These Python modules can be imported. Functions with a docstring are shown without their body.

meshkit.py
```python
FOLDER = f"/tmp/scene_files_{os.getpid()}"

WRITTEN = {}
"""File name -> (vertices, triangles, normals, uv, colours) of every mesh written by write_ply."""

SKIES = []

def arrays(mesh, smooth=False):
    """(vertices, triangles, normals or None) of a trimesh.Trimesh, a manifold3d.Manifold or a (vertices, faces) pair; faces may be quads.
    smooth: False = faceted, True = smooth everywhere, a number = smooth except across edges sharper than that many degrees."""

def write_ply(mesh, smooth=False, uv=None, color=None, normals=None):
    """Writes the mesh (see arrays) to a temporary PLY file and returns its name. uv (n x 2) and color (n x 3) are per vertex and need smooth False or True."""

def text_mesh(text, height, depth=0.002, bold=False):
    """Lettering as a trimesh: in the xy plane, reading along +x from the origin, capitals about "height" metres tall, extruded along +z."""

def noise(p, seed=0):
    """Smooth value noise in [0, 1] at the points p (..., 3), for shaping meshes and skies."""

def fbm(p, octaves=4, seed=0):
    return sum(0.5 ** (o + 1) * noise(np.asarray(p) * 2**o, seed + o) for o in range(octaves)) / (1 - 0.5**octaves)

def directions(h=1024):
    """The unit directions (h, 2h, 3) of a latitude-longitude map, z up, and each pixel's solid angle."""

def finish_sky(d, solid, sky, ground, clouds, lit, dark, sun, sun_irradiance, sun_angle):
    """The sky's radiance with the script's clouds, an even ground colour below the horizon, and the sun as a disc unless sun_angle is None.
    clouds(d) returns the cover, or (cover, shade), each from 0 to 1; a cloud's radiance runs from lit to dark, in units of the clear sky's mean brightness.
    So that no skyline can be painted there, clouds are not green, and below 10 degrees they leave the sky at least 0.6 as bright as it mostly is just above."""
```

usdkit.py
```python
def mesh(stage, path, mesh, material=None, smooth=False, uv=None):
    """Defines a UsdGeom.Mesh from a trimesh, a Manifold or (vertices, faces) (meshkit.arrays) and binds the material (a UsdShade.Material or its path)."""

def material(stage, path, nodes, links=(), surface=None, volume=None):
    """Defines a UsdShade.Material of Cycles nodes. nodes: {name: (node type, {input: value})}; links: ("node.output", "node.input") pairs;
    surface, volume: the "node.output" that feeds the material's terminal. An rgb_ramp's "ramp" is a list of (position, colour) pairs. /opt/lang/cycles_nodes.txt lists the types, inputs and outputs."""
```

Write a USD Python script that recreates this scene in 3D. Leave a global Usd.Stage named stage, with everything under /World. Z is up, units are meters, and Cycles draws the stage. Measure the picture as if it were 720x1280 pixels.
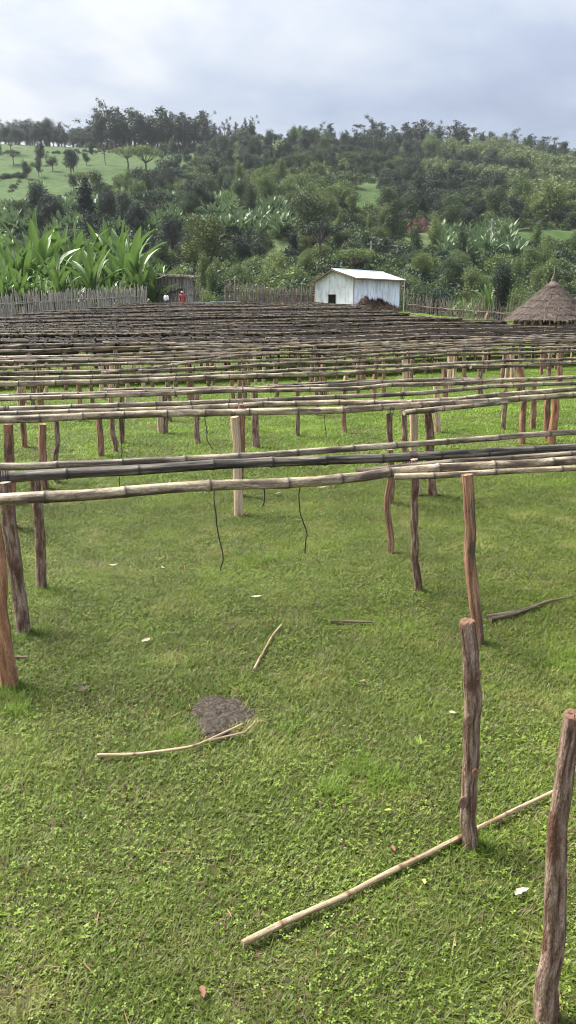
import math, random
import numpy as np, trimesh, manifold3d as m3
import usdkit, meshkit
from pxr import Usd, UsdGeom, UsdLux, UsdShade, Gf, Sdf, Vt

stage = Usd.Stage.CreateInMemory()
UsdGeom.SetStageUpAxis(stage, 'Z')
UsdGeom.SetStageMetersPerUnit(stage, 1.0)
UsdGeom.Xform.Define(stage, '/World')
T = Sdf.ValueTypeNames
L = '/World/Looks/'

# ------------------------------------------------------------------ camera, sky, sun, exposure
EYE, PITCH, FOC = 1.60, math.radians(15.6), 930.0          # eye height; tilt down; focal length in pixels of a 720 px wide picture
EXPOSURE = 3.3
SUN_EL, SUN_AZ = math.radians(56), math.radians(-62)      # azimuth from +y towards +x
SUN_I, SKY_STRENGTH = 0.4, 0.1
cam = UsdGeom.Camera.Define(stage, '/World/camera')
cam.AddTranslateOp().Set(Gf.Vec3d(0, 0, EYE))
cam.AddRotateXOp().Set(90 - math.degrees(PITCH))
cam.CreateFocalLengthAttr(24.0)
cam.CreateHorizontalApertureAttr(24.0 * 720 / FOC)
cam.CreateVerticalApertureAttr(24.0 * 1280 / FOC)
cam.CreateClippingRangeAttr(Gf.Vec2f(0.05, 5000))
cam.CreateExposureAttr(EXPOSURE)

sunp = UsdLux.DistantLight.Define(stage, '/World/sun')
sunp.CreateIntensityAttr(SUN_I)
sunp.CreateAngleAttr(26.0)
sunp.CreateNormalizeAttr(True)
sunp.CreateColorAttr(Gf.Vec3f(1.0, 0.96, 0.9))
sunp.AddRotateZOp().Set(-math.degrees(SUN_AZ))
sunp.AddRotateXOp().Set(-(90 - math.degrees(SUN_EL)) + 0.0)

def make_sky():
    """overcast: a cloud sheet over the physical sky; brighter overhead (an overcast gradient steepened to light the ground), thin and bright to the left"""
    n = {
        'tc': ('texture_coordinate', {}),
        'sep': ('separate_xyz', {}),
        'za': ('math', {'math_type': 'maximum', 'value2': 0.0}),
        'zb': ('math', {'math_type': 'add', 'value2': 0.22}),
        'dx': ('math', {'math_type': 'divide'}), 'dy': ('math', {'math_type': 'divide'}),
        'cv': ('combine_xyz', {'z': 0.37}),
        'n1': ('noise_texture', {'scale': 1.0, 'detail': 8.0, 'roughness': 0.56, 'distortion': 0.6}),
        'n2': ('noise_texture', {'scale': 2.6, 'detail': 6.0, 'roughness': 0.55, 'distortion': 0.3}),
        'mixn': ('mix_float', {'fac': 0.35}),
        # thin bright cloud in the west (left), thicker in the east
        'lx': ('math', {'math_type': 'multiply_add', 'value2': -0.26, 'value3': 0.0}),
        'sum': ('math', {'math_type': 'add'}),
        'ramp': ('rgb_ramp', {'ramp': [(0.28, (0.30, 0.345, 0.45)), (0.37, (0.385, 0.435, 0.545)), (0.44, (0.47, 0.515, 0.60)), (0.52, (0.565, 0.595, 0.65)), (0.62, (0.74, 0.745, 0.75))]}),
        'grad': ('math', {'math_type': 'multiply_add', 'value2': 1.90, 'value3': 0.43}),
        'cl': ('vector_math', {'math_type': 'scale'}),
        'unit': ('vector_math', {'math_type': 'scale', 'scale': CLOUD}),
        'sky': ('sky_texture', {'sky_type': 'single_scattering', 'sun_disc': False, 'sun_elevation': SUN_EL, 'sun_rotation': SUN_AZ, 'altitude': 1700.0, 'air_density': 1.0, 'aerosol_density': 1.5}),
        'mix': ('mix_color', {'fac': 0.975, 'use_clamp': False}),
        'bg': ('background_shader', {'strength': SKY_STRENGTH}),
    }
    l = [('tc.generated', 'sep.vector'), ('sep.z', 'za.value1'), ('za.value', 'zb.value1'), ('sep.x', 'dx.value1'), ('zb.value', 'dx.value2'),
         ('sep.y', 'dy.value1'), ('zb.value', 'dy.value2'), ('dx.value', 'cv.x'), ('dy.value', 'cv.y'), ('cv.vector', 'n1.vector'), ('cv.vector', 'n2.vector'),
         ('n1.fac', 'mixn.a'), ('n2.fac', 'mixn.b'), ('sep.x', 'lx.value1'), ('mixn.result', 'sum.value1'), ('lx.value', 'sum.value2'), ('sum.value', 'ramp.fac'),
         ('za.value', 'grad.value1'), ('ramp.color', 'cl.vector1'), ('grad.value', 'cl.scale'), ('cl.vector', 'unit.vector1'),
         ('sky.color', 'mix.a'), ('unit.vector', 'mix.b'), ('mix.result', 'bg.color')]
    return usdkit.material(stage, L + 'sky_look', n, l, surface='bg.background')

CLOUD = 1.26
dome = UsdLux.DomeLight.Define(stage, '/World/sky')
dome.CreateIntensityAttr(1.0)
UsdShade.MaterialBindingAPI.Apply(dome.GetPrim()).Bind(make_sky())

# ------------------------------------------------------------------ helpers
CP, SP = math.cos(PITCH), math.sin(PITCH)
def ray(px, py):
    a, b = (px - 360) / FOC, (py - 640) / FOC
    return np.array([a, CP - b * SP, -SP - b * CP])
def at_z(px, py, z):
    r = ray(px, py); t = (z - EYE) / r[2]
    return np.array([0, 0, EYE]) + r * t
def at_y(px, py, y):
    r = ray(px, py)
    return np.array([0, 0, EYE]) + r * (y / r[1])
def px_of(x, y, z):
    d = y * CP - (z - EYE) * SP
    return 360 + FOC * x / d, 640 - FOC * (y * SP + (z - EYE) * CP) / d
def sstep(a, b, t):
    t = np.clip((np.asarray(t, float) - a) / (b - a), 0, 1); return t * t * (3 - 2 * t)
def fbm2(x, y, s, o=4, seed=0):
    return meshkit.fbm(np.stack([np.asarray(x, float) * s, np.asarray(y, float) * s, np.zeros_like(np.asarray(x, float)) + .5], -1), o, seed) - .5

CREST_Y = 430.0
_cp = np.array([-400, 0, 80, 200, 300, 345, 400, 480, 600, 720, 1100])
_cy = np.array([178, 182, 181, 188, 184, 176, 186, 192, 196, 212, 240])
_cz = EYE + CREST_Y * np.tan(np.arctan((640 - _cy) / FOC) - PITCH)
def terrain(x, y):
    x, y = np.asarray(x, float), np.asarray(y, float)
    F = 1 / (1 + np.abs(np.where(x < -1, (x + 1) / 20, (x + 1) / 14)) ** 6)
    z = 1.0 * sstep(28, 66, y) * F
    z = z - .5 * sstep(8, 14, x) * sstep(32, 42, y) * (1 - sstep(52, 66, y))
    z = z + .22 * fbm2(x, y, .12, 3, 3) * sstep(4, 14, np.hypot(x, y)) + .035 * fbm2(x, y, 1.3, 3, 5)
    t = np.maximum(y - 86, 0)
    base = np.sqrt(t * t + 400) - 20
    lim = CREST_Y - 86
    te = np.where(t < lim - 40, base, lim - 60 + 45 * (1 - np.exp(-np.maximum(t - lim + 40, 0) / 45)))
    px = 360 + FOC * .93 * x / np.maximum(y, 1)
    top = np.interp(px, _cp, _cz)
    hill = te / (lim - 60 + 45 * (1 - math.exp(-40 / 45))) * (top - 1)
    hill = hill - .12 * np.maximum(t - lim - 20, 0)
    rel = (9 * fbm2(x, y, .012, 3, 11) + 4 * fbm2(x, y, .04, 3, 12)) * sstep(0, 90, t) * (1 - .75 * sstep(lim - 110, lim, t))
    return z + hill + rel
def gz(x, y):
    return float(terrain(np.array([x]), np.array([y]))[0])
def on_ground(px, py, far=700):
    r = ray(px, py)
    if py > 640:                                           # near: plain fixed-point
        p = at_z(px, py, 0)
        for _ in range(5): p = at_z(px, py, gz(p[0], p[1]))
        return p
    ys = np.concatenate([np.arange(1, 60, .25), np.arange(60, far, 1.0)])
    P = np.array([0, 0, EYE]) + r[None] * (ys / r[1])[:, None]
    below = P[:, 2] <= terrain(P[:, 0], P[:, 1])
    if not below.any(): return None
    i = int(np.argmax(below)); p = P[i].copy(); p[2] = gz(p[0], p[1]); return p

_names = {}
def numbered(parent, name):
    k = (parent, name); i = _names.get(k, -1) + 1; _names[k] = i
    return f'{parent}/{name}' + (f'_{i:03d}' if i else '')
def tag(prim, label=None, cat=None, group=None, kind=None):
    for k, v in (('label', label), ('category', cat), ('group', group), ('kind', kind)):
        if v: prim.SetCustomDataByKey(k, v)
    return prim
def mesh(name, v, f, mat, parent='/World', n=None, uv=None, attrs=None, smooth=False, abstract=False):
    path = numbered(str(parent), name)
    v = np.asarray(v, float); f = np.asarray(f, int)
    if smooth is not False and n is None and uv is None and attrs is None:
        v, f, n = meshkit.arrays((v, f), smooth)
    elif smooth is True and n is None:
        _, _, n = meshkit.arrays(trimesh.Trimesh(v, f, process=False), True)
    m = UsdGeom.Mesh.Define(stage, path)
    m.CreatePointsAttr(Vt.Vec3fArray.FromNumpy(v.astype(np.float32)))
    m.CreateFaceVertexCountsAttr(Vt.IntArray.FromNumpy(np.full(len(f), f.shape[1], np.int32)))
    m.CreateFaceVertexIndicesAttr(Vt.IntArray.FromNumpy(f.astype(np.int32).ravel()))
    m.CreateSubdivisionSchemeAttr('none')
    if n is not None:
        m.CreateNormalsAttr(Vt.Vec3fArray.FromNumpy(np.asarray(n, np.float32))); m.SetNormalsInterpolation('vertex')
    if uv is not None:
        UsdGeom.PrimvarsAPI(m).CreatePrimvar('st', T.TexCoord2fArray, 'vertex').Set(Vt.Vec2fArray.FromNumpy(np.asarray(uv, np.float32)))
    for k, a in (attrs or {}).items():
        UsdGeom.PrimvarsAPI(m).CreatePrimvar(k, T.Color3fArray, 'vertex').Set(Vt.Vec3fArray.FromNumpy(np.repeat(np.asarray(a, np.float32)[:, None], 3, 1)))
    UsdShade.MaterialBindingAPI.Apply(m.GetPrim()).Bind(M[mat])
    return m.GetPrim()
def thing(name, label, cat, loc=(0, 0, 0), rz=0, group=None, parent='/World', kind=None):
    x = UsdGeom.Xform.Define(stage, numbered(parent, name))
    x.AddTranslateOp().Set(Gf.Vec3d(*map(float, loc)))
    if rz: x.AddRotateZOp().Set(float(rz))
    tag(x.GetPrim(), label, cat, group, kind)
    return x.GetPrim()
def P(prim): return str(prim.GetPath())
KINDS = stage.CreateClassPrim('/World/Kinds')
def kind_root(name):
    return UsdGeom.Xform.Define(stage, numbered('/World/Kinds', name)).GetPrim()
def place(kind, name, label, cat, loc, rz=0, s=(1, 1, 1), group=None, tilt=0):
    x = UsdGeom.Xform.Define(stage, numbered('/World', name))
    x.AddTranslateOp().Set(Gf.Vec3d(*map(float, loc)))
    x.AddRotateZOp().Set(float(rz))
    if tilt: x.AddRotateXOp().Set(float(tilt))
    x.AddScaleOp().Set(Gf.Vec3f(*map(float, s)))
    x.GetPrim().GetReferences().AddInternalReference(kind.GetPath())
    x.GetPrim().SetInstanceable(True)
    return tag(x.GetPrim(), label, cat, group)
def scatter(name, protos, idx, pos, rz, scl, label, cat, tilt=None):
    """stuff: one PointInstancer; protos: list of (v, f, n, mat)"""
    path = numbered('/World', name)
    pi = UsdGeom.PointInstancer.Define(stage, path)
    tg = []
    for k, (v, f, n, mat) in enumerate(protos):
        q = mesh('tuft', v, f, mat, parent=path, n=n); tg.append(q.GetPath())
    pi.CreatePrototypesRel().SetTargets(tg)
    pi.CreateProtoIndicesAttr(Vt.IntArray.FromNumpy(np.asarray(idx, np.int32)))
    pi.CreatePositionsAttr(Vt.Vec3fArray.FromNumpy(np.asarray(pos, np.float32)))
    rz = np.asarray(rz, float)
    pi.CreateOrientationsAttr(Vt.QuathArray([Gf.Quath(float(math.cos(a / 2)), 0, 0, float(math.sin(a / 2))) for a in rz]))
    s = np.asarray(scl, np.float32)
    if s.ndim == 1: s = np.repeat(s[:, None], 3, 1)
    pi.CreateScalesAttr(Vt.Vec3fArray.FromNumpy(s))
    tag(pi.GetPrim(), label, cat, kind='stuff')
    return pi

def resample(p, step):
    p = np.asarray(p, float); s = np.concatenate([[0], np.cumsum(np.linalg.norm(np.diff(p, axis=0), axis=1))])
    t = np.linspace(0, s[-1], max(2, int(round(s[-1] / step)) + 1))
    if len(p) > 2:
        from scipy.interpolate import PchipInterpolator
        return PchipInterpolator(s, p)(t), t
    return np.stack([np.interp(t, s, p[:, k]) for k in range(3)], 1), t
def tube(p, r, sides=8, caps=True, u0=0.0, ovality=None):
    """v, f, uv (u: metres along, v: 0..1 round) of a tube with radii r (n,) or (n, sides)"""
    p = np.asarray(p, float); n = len(p)
    t = np.gradient(p, axis=0); t /= np.linalg.norm(t, axis=1, keepdims=True) + 1e-12
    ref = np.array([0, 0, 1.0]) if abs(t[:, 2]).mean() < .8 else np.array([0, 1.0, 0])
    a = np.cross(t, ref); a /= np.linalg.norm(a, axis=1, keepdims=True); b = np.cross(a, t)
    ang = np.arange(sides + 1) * 2 * np.pi / sides
    r = np.asarray(r, float); r = np.broadcast_to(r[:, None] if r.ndim == 1 else r, (n, sides))
    r = np.concatenate([r, r[:, :1]], 1)
    v = p[:, None] + r[..., None] * (np.cos(ang)[None, :, None] * b[:, None] + np.sin(ang)[None, :, None] * a[:, None])
    s = np.concatenate([[0], np.cumsum(np.linalg.norm(np.diff(p, axis=0), axis=1))]) + u0
    uv = np.stack(np.broadcast_arrays(s[:, None], ang[None] / (2 * np.pi)), -1)
    k = sides + 1
    i, j = np.meshgrid(np.arange(n - 1), np.arange(sides), indexing='ij')
    q = np.stack([i * k + j, i * k + j + 1, (i + 1) * k + j + 1, (i + 1) * k + j], -1).reshape(-1, 4)
    f = np.vstack([q[:, [0, 2, 1]], q[:, [0, 3, 2]]])
    v = v.reshape(-1, 3); uv = uv.reshape(-1, 2)
    if caps:
        for e, off in ((0, 0), (n - 1, (n - 1) * k)):
            c = len(v); ring = v[off:off + k].copy()
            v = np.vstack([v, ring, p[e][None]]); uv = np.vstack([uv, uv[off:off + k] * [1, .2], [[uv[off, 0], .1]]])
            tri = [[c + j, c + j + 1, c + k] if e == 0 else [c + j + 1, c + j, c + k] for j in range(sides)]
            f = np.vstack([f, tri])
    return v, f, uv
def join(parts):
    vs, fs, k = [], [], 0
    for v, f in parts:
        vs.append(v); fs.append(np.asarray(f) + k); k += len(v)
    return np.vstack(vs), np.vstack(fs)
def box(c, s, rz=0.0):
    m = trimesh.creation.box(s); m.apply_transform(trimesh.transformations.rotation_matrix(rz, [0, 0, 1])); m.apply_translation(c)
    return np.array(m.vertices), np.array(m.faces)

# ------------------------------------------------------------------ materials
M = {}
def streaky(name, ramp, long_s=2.5, round_s=14.0, patch=None, patch_at=(.52, .66), rough=.75, bump=.35, node=None, dist=.004, spots=None):
    """wood or cane: streaks along u, patches of other colour, optional dark nodes read from the mesh attribute 'node'"""
    ramp = [(.5 + (q - .52) * .62, c) for q, c in ramp]
    n = {'tc': ('texture_coordinate', {}), 'mp': ('mapping', {'scale': (long_s, round_s, 1)}),
         'n1': ('noise_texture', {'scale': 1.0, 'detail': 6.0, 'roughness': .62, 'distortion': .4}),
         'r1': ('rgb_ramp', {'ramp': ramp}),
         'mp2': ('mapping', {'scale': (long_s * .9, 3.0, 1), 'location': (3.1, 1.7, .4)}),
         'n2': ('noise_texture', {'scale': 1.0, 'detail': 5.0, 'roughness': .6}),
         'mr': ('map_range', {'from_min': patch_at[0], 'from_max': patch_at[1], 'clamp': True}),
         'mx': ('mix_color', {'b': patch or (0, 0, 0)}),
         'p': ('principled_bsdf', {'roughness': rough, 'specular_ior_level': .25}),
         'mp3': ('mapping', {'scale': (long_s * 5, round_s * 2.2, 1)}),
         'n3': ('noise_texture', {'scale': 1.0, 'detail': 4.0, 'roughness': .6}),
         'b': ('bump', {'strength': bump, 'distance': dist})}
    l = [('tc.UV', 'mp.vector'), ('mp.vector', 'n1.vector'), ('n1.fac', 'r1.fac'), ('tc.UV', 'mp2.vector'), ('mp2.vector', 'n2.vector'), ('n2.fac', 'mr.value'),
         ('r1.color', 'mx.a'), ('tc.UV', 'mp3.vector'), ('mp3.vector', 'n3.vector'), ('n3.fac', 'b.height'), ('b.normal', 'p.normal')]
    if patch: l.append(('mr.result', 'mx.fac'))
    else: n['mx'][1]['fac'] = 0.0
    n['mg'] = ('mapping', {'scale': (long_s * 11, round_s * 5, 1)}); n['ng'] = ('noise_texture', {'scale': 1.0, 'detail': 5.0, 'roughness': .7}); n['rg'] = ('map_range', {'from_min': .34, 'from_max': .66, 'to_min': .55, 'to_max': 1.35, 'clamp': True}); n['vg'] = ('vector_math', {'math_type': 'scale'})
    l += [('tc.UV', 'mg.vector'), ('mg.vector', 'ng.vector'), ('ng.fac', 'rg.value'), ('mx.result', 'vg.vector1'), ('rg.result', 'vg.scale')]
    out = 'vg.vector'
    if node:
        n['at'] = ('attribute', {'attribute': 'node'}); n['nx'] = ('mix_color', {'b': node})
        l += [(out, 'nx.a'), ('at.fac', 'nx.fac')]; out = 'nx.result'
    l.append((out, 'p.base_color'))
    M[name] = usdkit.material(stage, L + name, n, l, surface='p.BSDF')
streaky('bamboo_pale', [(.25, (.11, .084, .056)), (.45, (.235, .185, .12)), (.6, (.345, .285, .195)), (.8, (.50, .435, .32))], 4.5, 4, (.07, .052, .038), (.45, .6), .5, .3, (.04, .03, .024))
streaky('bamboo_grey', [(.25, (.08, .064, .047)), (.45, (.185, .15, .105)), (.6, (.28, .235, .17)), (.8, (.40, .35, .27))], 3.6, 4, (.055, .042, .034), (.45, .6), .55, .3, (.032, .025, .02))
streaky('bamboo_charred', [(.25, (.018, .016, .015)), (.45, (.05, .043, .037)), (.62, (.12, .10, .08)), (.8, (.27, .235, .185))], 2.2, 10, (.012, .011, .01), (.5, .6), .6, .3, (.02, .017, .014))
streaky('bamboo_old', [(.25, (.05, .037, .026)), (.45, (.13, .10, .07)), (.62, (.24, .19, .135)), (.8, (.36, .31, .235))], 3.0, 7, (.03, .022, .017), (.48, .6), .65, .25, (.03, .022, .018))
streaky('wood_red', [(.25, (.075, .038, .023)), (.42, (.165, .085, .05)), (.58, (.27, .145, .09)), (.8, (.38, .235, .155))], 4.0, 11, (.075, .055, .042), (.52, .62), .85, .8, None, .01)
streaky('wood_orange', [(.25, (.11, .052, .028)), (.42, (.21, .10, .052)), (.6, (.30, .155, .082)), (.8, (.40, .235, .135))], 4.0, 10, (.12, .065, .04), (.55, .7), .85, .7, None, .008)
streaky('wood_bark', [(.25, (.055, .032, .022)), (.42, (.14, .088, .062)), (.58, (.25, .172, .128)), (.8, (.37, .285, .225))], 9.0, 11, (.105, .053, .034), (.5, .62), .9, 1.0, None, .014)
streaky('wood_pale', [(.25, (.20, .135, .085)), (.45, (.36, .26, .17)), (.62, (.46, .35, .24)), (.8, (.54, .43, .32))], 1.6, 10, (.15, .08, .05), (.55, .68), .8, .5, None, .006)
streaky('paling', [(.25, (.13, .11, .097)), (.45, (.26, .23, .205)), (.62, (.38, .345, .31)), (.8, (.50, .46, .42))], 1.0, 5, (.10, .075, .06), (.56, .7), .85, .3)
streaky('paling_brown', [(.25, (.065, .05, .042)), (.45, (.135, .107, .09)), (.62, (.22, .18, .15)), (.8, (.32, .27, .23))], 1.0, 5, (.05, .037, .03), (.56, .7), .85, .3)
streaky('cane', [(.25, (.15, .10, .055)), (.45, (.28, .205, .12)), (.62, (.38, .295, .185)), (.8, (.46, .38, .255))], 7.0, 5, (.13, .07, .04), (.52, .66), .65, .3, (.11, .055, .033), .002)
streaky('twig', [(.25, (.04, .03, .022)), (.5, (.11, .085, .06)), (.8, (.2, .16, .12))], 8.0, 5, None, (.5, .6), .85, .3)
streaky('end_grain', [(.25, (.07, .037, .025)), (.5, (.14, .08, .052)), (.8, (.22, .135, .09))], 20.0, 20, None, (.5, .6), .9, .5)

def varied(name, cols, scale=3.0, detail=4.0, rough=.7, island=.0, spec=.2, trans=0.0, bump=0.0, bscale=20.0, obj=0.0, squash=(1, 1, 1), low=None):
    """plain surface: colour from world-space noise through a ramp; island > 0 mixes in a tone per loose piece; trans: share of translucent leaf light"""
    n = {'g': ('geometry', {}), 'mp': ('mapping', {'scale': squash}), 'n1': ('noise_texture', {'scale': scale, 'detail': detail, 'roughness': .6}),
         'r1': ('rgb_ramp', {'ramp': cols}), 'p': ('principled_bsdf', {'roughness': rough, 'specular_ior_level': spec})}
    l = [('g.position', 'mp.vector'), ('mp.vector', 'n1.vector')]
    out = 'n1.fac'
    if island:
        n['mi'] = ('mix_float', {'fac': island, 'use_clamp': True}); l += [(out, 'mi.a'), ('g.random_per_island', 'mi.b')]; out = 'mi.result'
    if obj:
        n['oi'] = ('object_info', {}); n['mo'] = ('mix_float', {'fac': obj, 'use_clamp': True}); l += [(out, 'mo.a'), ('oi.random', 'mo.b')]; out = 'mo.result'
    l.append((out, 'r1.fac'))
    col = 'r1.color'
    if low:                                                   # slow drift to another colour over the ground
        n['nl'] = ('noise_texture', {'scale': low[0], 'detail': 3.0, 'roughness': .6}); n['ml'] = ('map_range', {'from_min': low[2], 'from_max': low[3], 'to_max': low[4], 'clamp': True}); n['xl'] = ('mix_color', {'b': low[1]})
        l += [('g.position', 'nl.vector'), ('nl.fac', 'ml.value'), ('ml.result', 'xl.fac'), (col, 'xl.a')]; col = 'xl.result'
    l.append((col, 'p.base_color'))
    if bump:
        n['nb'] = ('noise_texture', {'scale': bscale, 'detail': 5.0, 'roughness': .65}); n['b'] = ('bump', {'strength': bump, 'distance': .02}); l += [('g.position', 'nb.vector'), ('nb.fac', 'b.height'), ('b.normal', 'p.normal')]
    surf = 'p.BSDF'
    if trans:
        n['t'] = ('translucent_bsdf', {}); n['mc'] = ('mix_closure', {'fac': trans}); l += [(col, 't.color'), ('p.BSDF', 'mc.closure1'), ('t.BSDF', 'mc.closure2')]; surf = 'mc.closure'
    M[name] = usdkit.material(stage, L + name, n, l, surface=surf)
varied('grass_blade', [(.12, (.085, .12, .014)), (.34, (.27, .385, .036)), (.56, (.43, .57, .06)), (.76, (.56, .66, .095)), (.92, (.64, .60, .23))], 1.6, 4, .55, .75, .35, .42, low=(2.6, (.34, .31, .11), .54, .72, .42))
varied('grass_dry', [(.1, (.10, .07, .042)), (.4, (.27, .20, .11)), (.65, (.46, .38, .21)), (.9, (.60, .53, .34))], 2, 3, .7, .85, .2, .2)
varied('grass_mid', [(.12, (.10, .165, .016)), (.34, (.28, .42, .038)), (.56, (.43, .60, .06)), (.76, (.54, .66, .09)), (.92, (.62, .60, .2))], 1.6, 4, .55, .7, .35, .42, low=(1.2, (.28, .29, .09), .58, .76, .35))
varied('clover_leaf', [(.1, (.10, .145, .02)), (.5, (.26, .365, .042)), (.9, (.42, .51, .085))], 1.4, 3, .55, .6, .3, .25)
varied('straw', [(.1, (.20, .13, .07)), (.5, (.42, .32, .19)), (.9, (.62, .54, .38))], 2, 2, .7, .9, .2)
varied('leaf_pale', [(.1, (.26, .215, .16)), (.9, (.44, .39, .31))], 30, 3, .7, .3, .2)
varied('leaf_red', [(.1, (.10, .045, .028)), (.9, (.2, .10, .062))], 30, 3, .7, .3, .2)
varied('leaf_yellow', [(.1, (.30, .27, .05)), (.9, (.42, .38, .10))], 30, 3, .6, .3, .2)
varied('leaf_dark', [(.1, (.04, .03, .022)), (.9, (.12, .095, .07))], 30, 3, .7, .3, .2)
varied('soil', [(.3, (.022, .024, .009)), (.5, (.045, .05, .017)), (.7, (.085, .09, .032))], 9, 6, .95, 0, .1, 0, .6, 60, low=(1.5, (.10, .075, .05), .54, .7, .6))
varied('dung', [(.3, (.022, .018, .0145)), (.5, (.056, .046, .037)), (.7, (.11, .092, .076))], 60, 6, .95, 0, .1, 0, .8, 150)
varied('crown_broad', [(.25, (.035, .055, .022)), (.5, (.08, .11, .04)), (.8, (.16, .19, .065))], .09, 4, .65, .35, .25, .22)
varied('crown_dark', [(.25, (.019, .032, .021)), (.5, (.042, .064, .034)), (.8, (.09, .12, .055))], .09, 4, .65, .35, .25, .18)
varied('crown_ivy', [(.25, (.010, .018, .013)), (.5, (.022, .036, .022)), (.8, (.05, .07, .036))], .3, 4, .65, .35, .25, .18)
varied('crown_pale', [(.25, (.08, .115, .035)), (.5, (.17, .215, .07)), (.8, (.29, .32, .12))], .09, 4, .65, .4, .25, .25)
varied('crown_yellow', [(.25, (.06, .08, .02)), (.5, (.16, .17, .04)), (.8, (.32, .30, .07))], .3, 4, .65, .45, .25, .25)
varied('crown_gum', [(.25, (.028, .042, .028)), (.5, (.06, .08, .05)), (.8, (.12, .145, .085))], .08, 4, .6, .4, .3, .18)
varied('crown_cane', [(.25, (.10, .13, .05)), (.5, (.19, .22, .09)), (.8, (.32, .34, .17))], .1, 4, .6, .5, .25, .25)
varied('bark', [(.3, (.06, .048, .038)), (.7, (.17, .14, .115))], 4, 4, .9, 0, .1)
varied('enset_leaf', [(.15, (.08, .14, .032)), (.42, (.21, .325, .065)), (.66, (.35, .47, .10)), (.9, (.52, .56, .18))], .25, 3, .45, .75, .45, .35)
varied('enset_far', [(.15, (.06, .10, .045)), (.5, (.14, .20, .08)), (.9, (.26, .32, .14))], .06, 3, .5, .5, .4, .25)
varied('enset_stem', [(.2, (.05, .06, .025)), (.8, (.16, .16, .07))], 3, 3, .7, 0, .2)
varied('thatch', [(.25, (.08, .064, .054)), (.5, (.20, .165, .14)), (.75, (.34, .29, .25))], 5, 6, .95, .45, .1, 0, .5, 30)
varied('thatch_strand', [(.1, (.09, .072, .06)), (.5, (.22, .18, .15)), (.9, (.38, .33, .28))], 1, 3, .9, .9, .1)
varied('husk', [(.3, (.04, .026, .018)), (.5, (.10, .064, .044)), (.75, (.19, .125, .088))], 6, 6, .95, .4, .1, 0, .6, 20)
varied('dark_void', [(.3, (.01, .01, .01)), (.7, (.02, .02, .02))], 3, 2, .9)  # painted darkness for the inside of both huts
varied('stick_mix', [(.1, (.016, .012, .009)), (.5, (.04, .031, .024)), (.74, (.11, .085, .064)), (.95, (.42, .36, .285))], 1, 2, .8, .92, .15)
varied('painted_under_shade', [(.3, (.008, .006, .005)), (.5, (.018, .0135, .0105)), (.72, (.045, .034, .027))], 3, 6, .9, 0, .1, 0, .8, 25, squash=(1, 1, 6))  # near-black sheet colour that deepens the shade under the rack fronts
varied('net_green', [(.3, (.012, .045, .03)), (.7, (.03, .085, .06))], 2, 4, .6, 0, .3)
varied('wire', [(.3, (.02, .016, .014)), (.7, (.05, .04, .034))], 9, 2, .7)
varied('skin', [(.3, (.075, .04, .026)), (.7, (.10, .055, .036))], 9, 2, .5)
varied('hair', [(.3, (.008, .007, .006)), (.7, (.015, .013, .012))], 9, 2, .6)
varied('cloth_red', [(.3, (.27, .035, .04)), (.7, (.36, .055, .06))], 9, 3, .8)
varied('cloth_white', [(.3, (.6, .6, .6)), (.7, (.75, .75, .75))], 9, 3, .8)
varied('cloth_dark', [(.3, (.03, .028, .03)), (.7, (.07, .06, .06))], 9, 3, .8)
varied('cloth_pink', [(.3, (.5, .3, .26)), (.7, (.62, .4, .36))], 9, 3, .8)
varied('red_earth', [(.3, (.055, .03, .022)), (.7, (.12, .064, .045))], 1.5, 5, .95)
varied('pole_grey', [(.3, (.22, .2, .18)), (.7, (.34, .31, .28))], 3, 3, .8)

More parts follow.
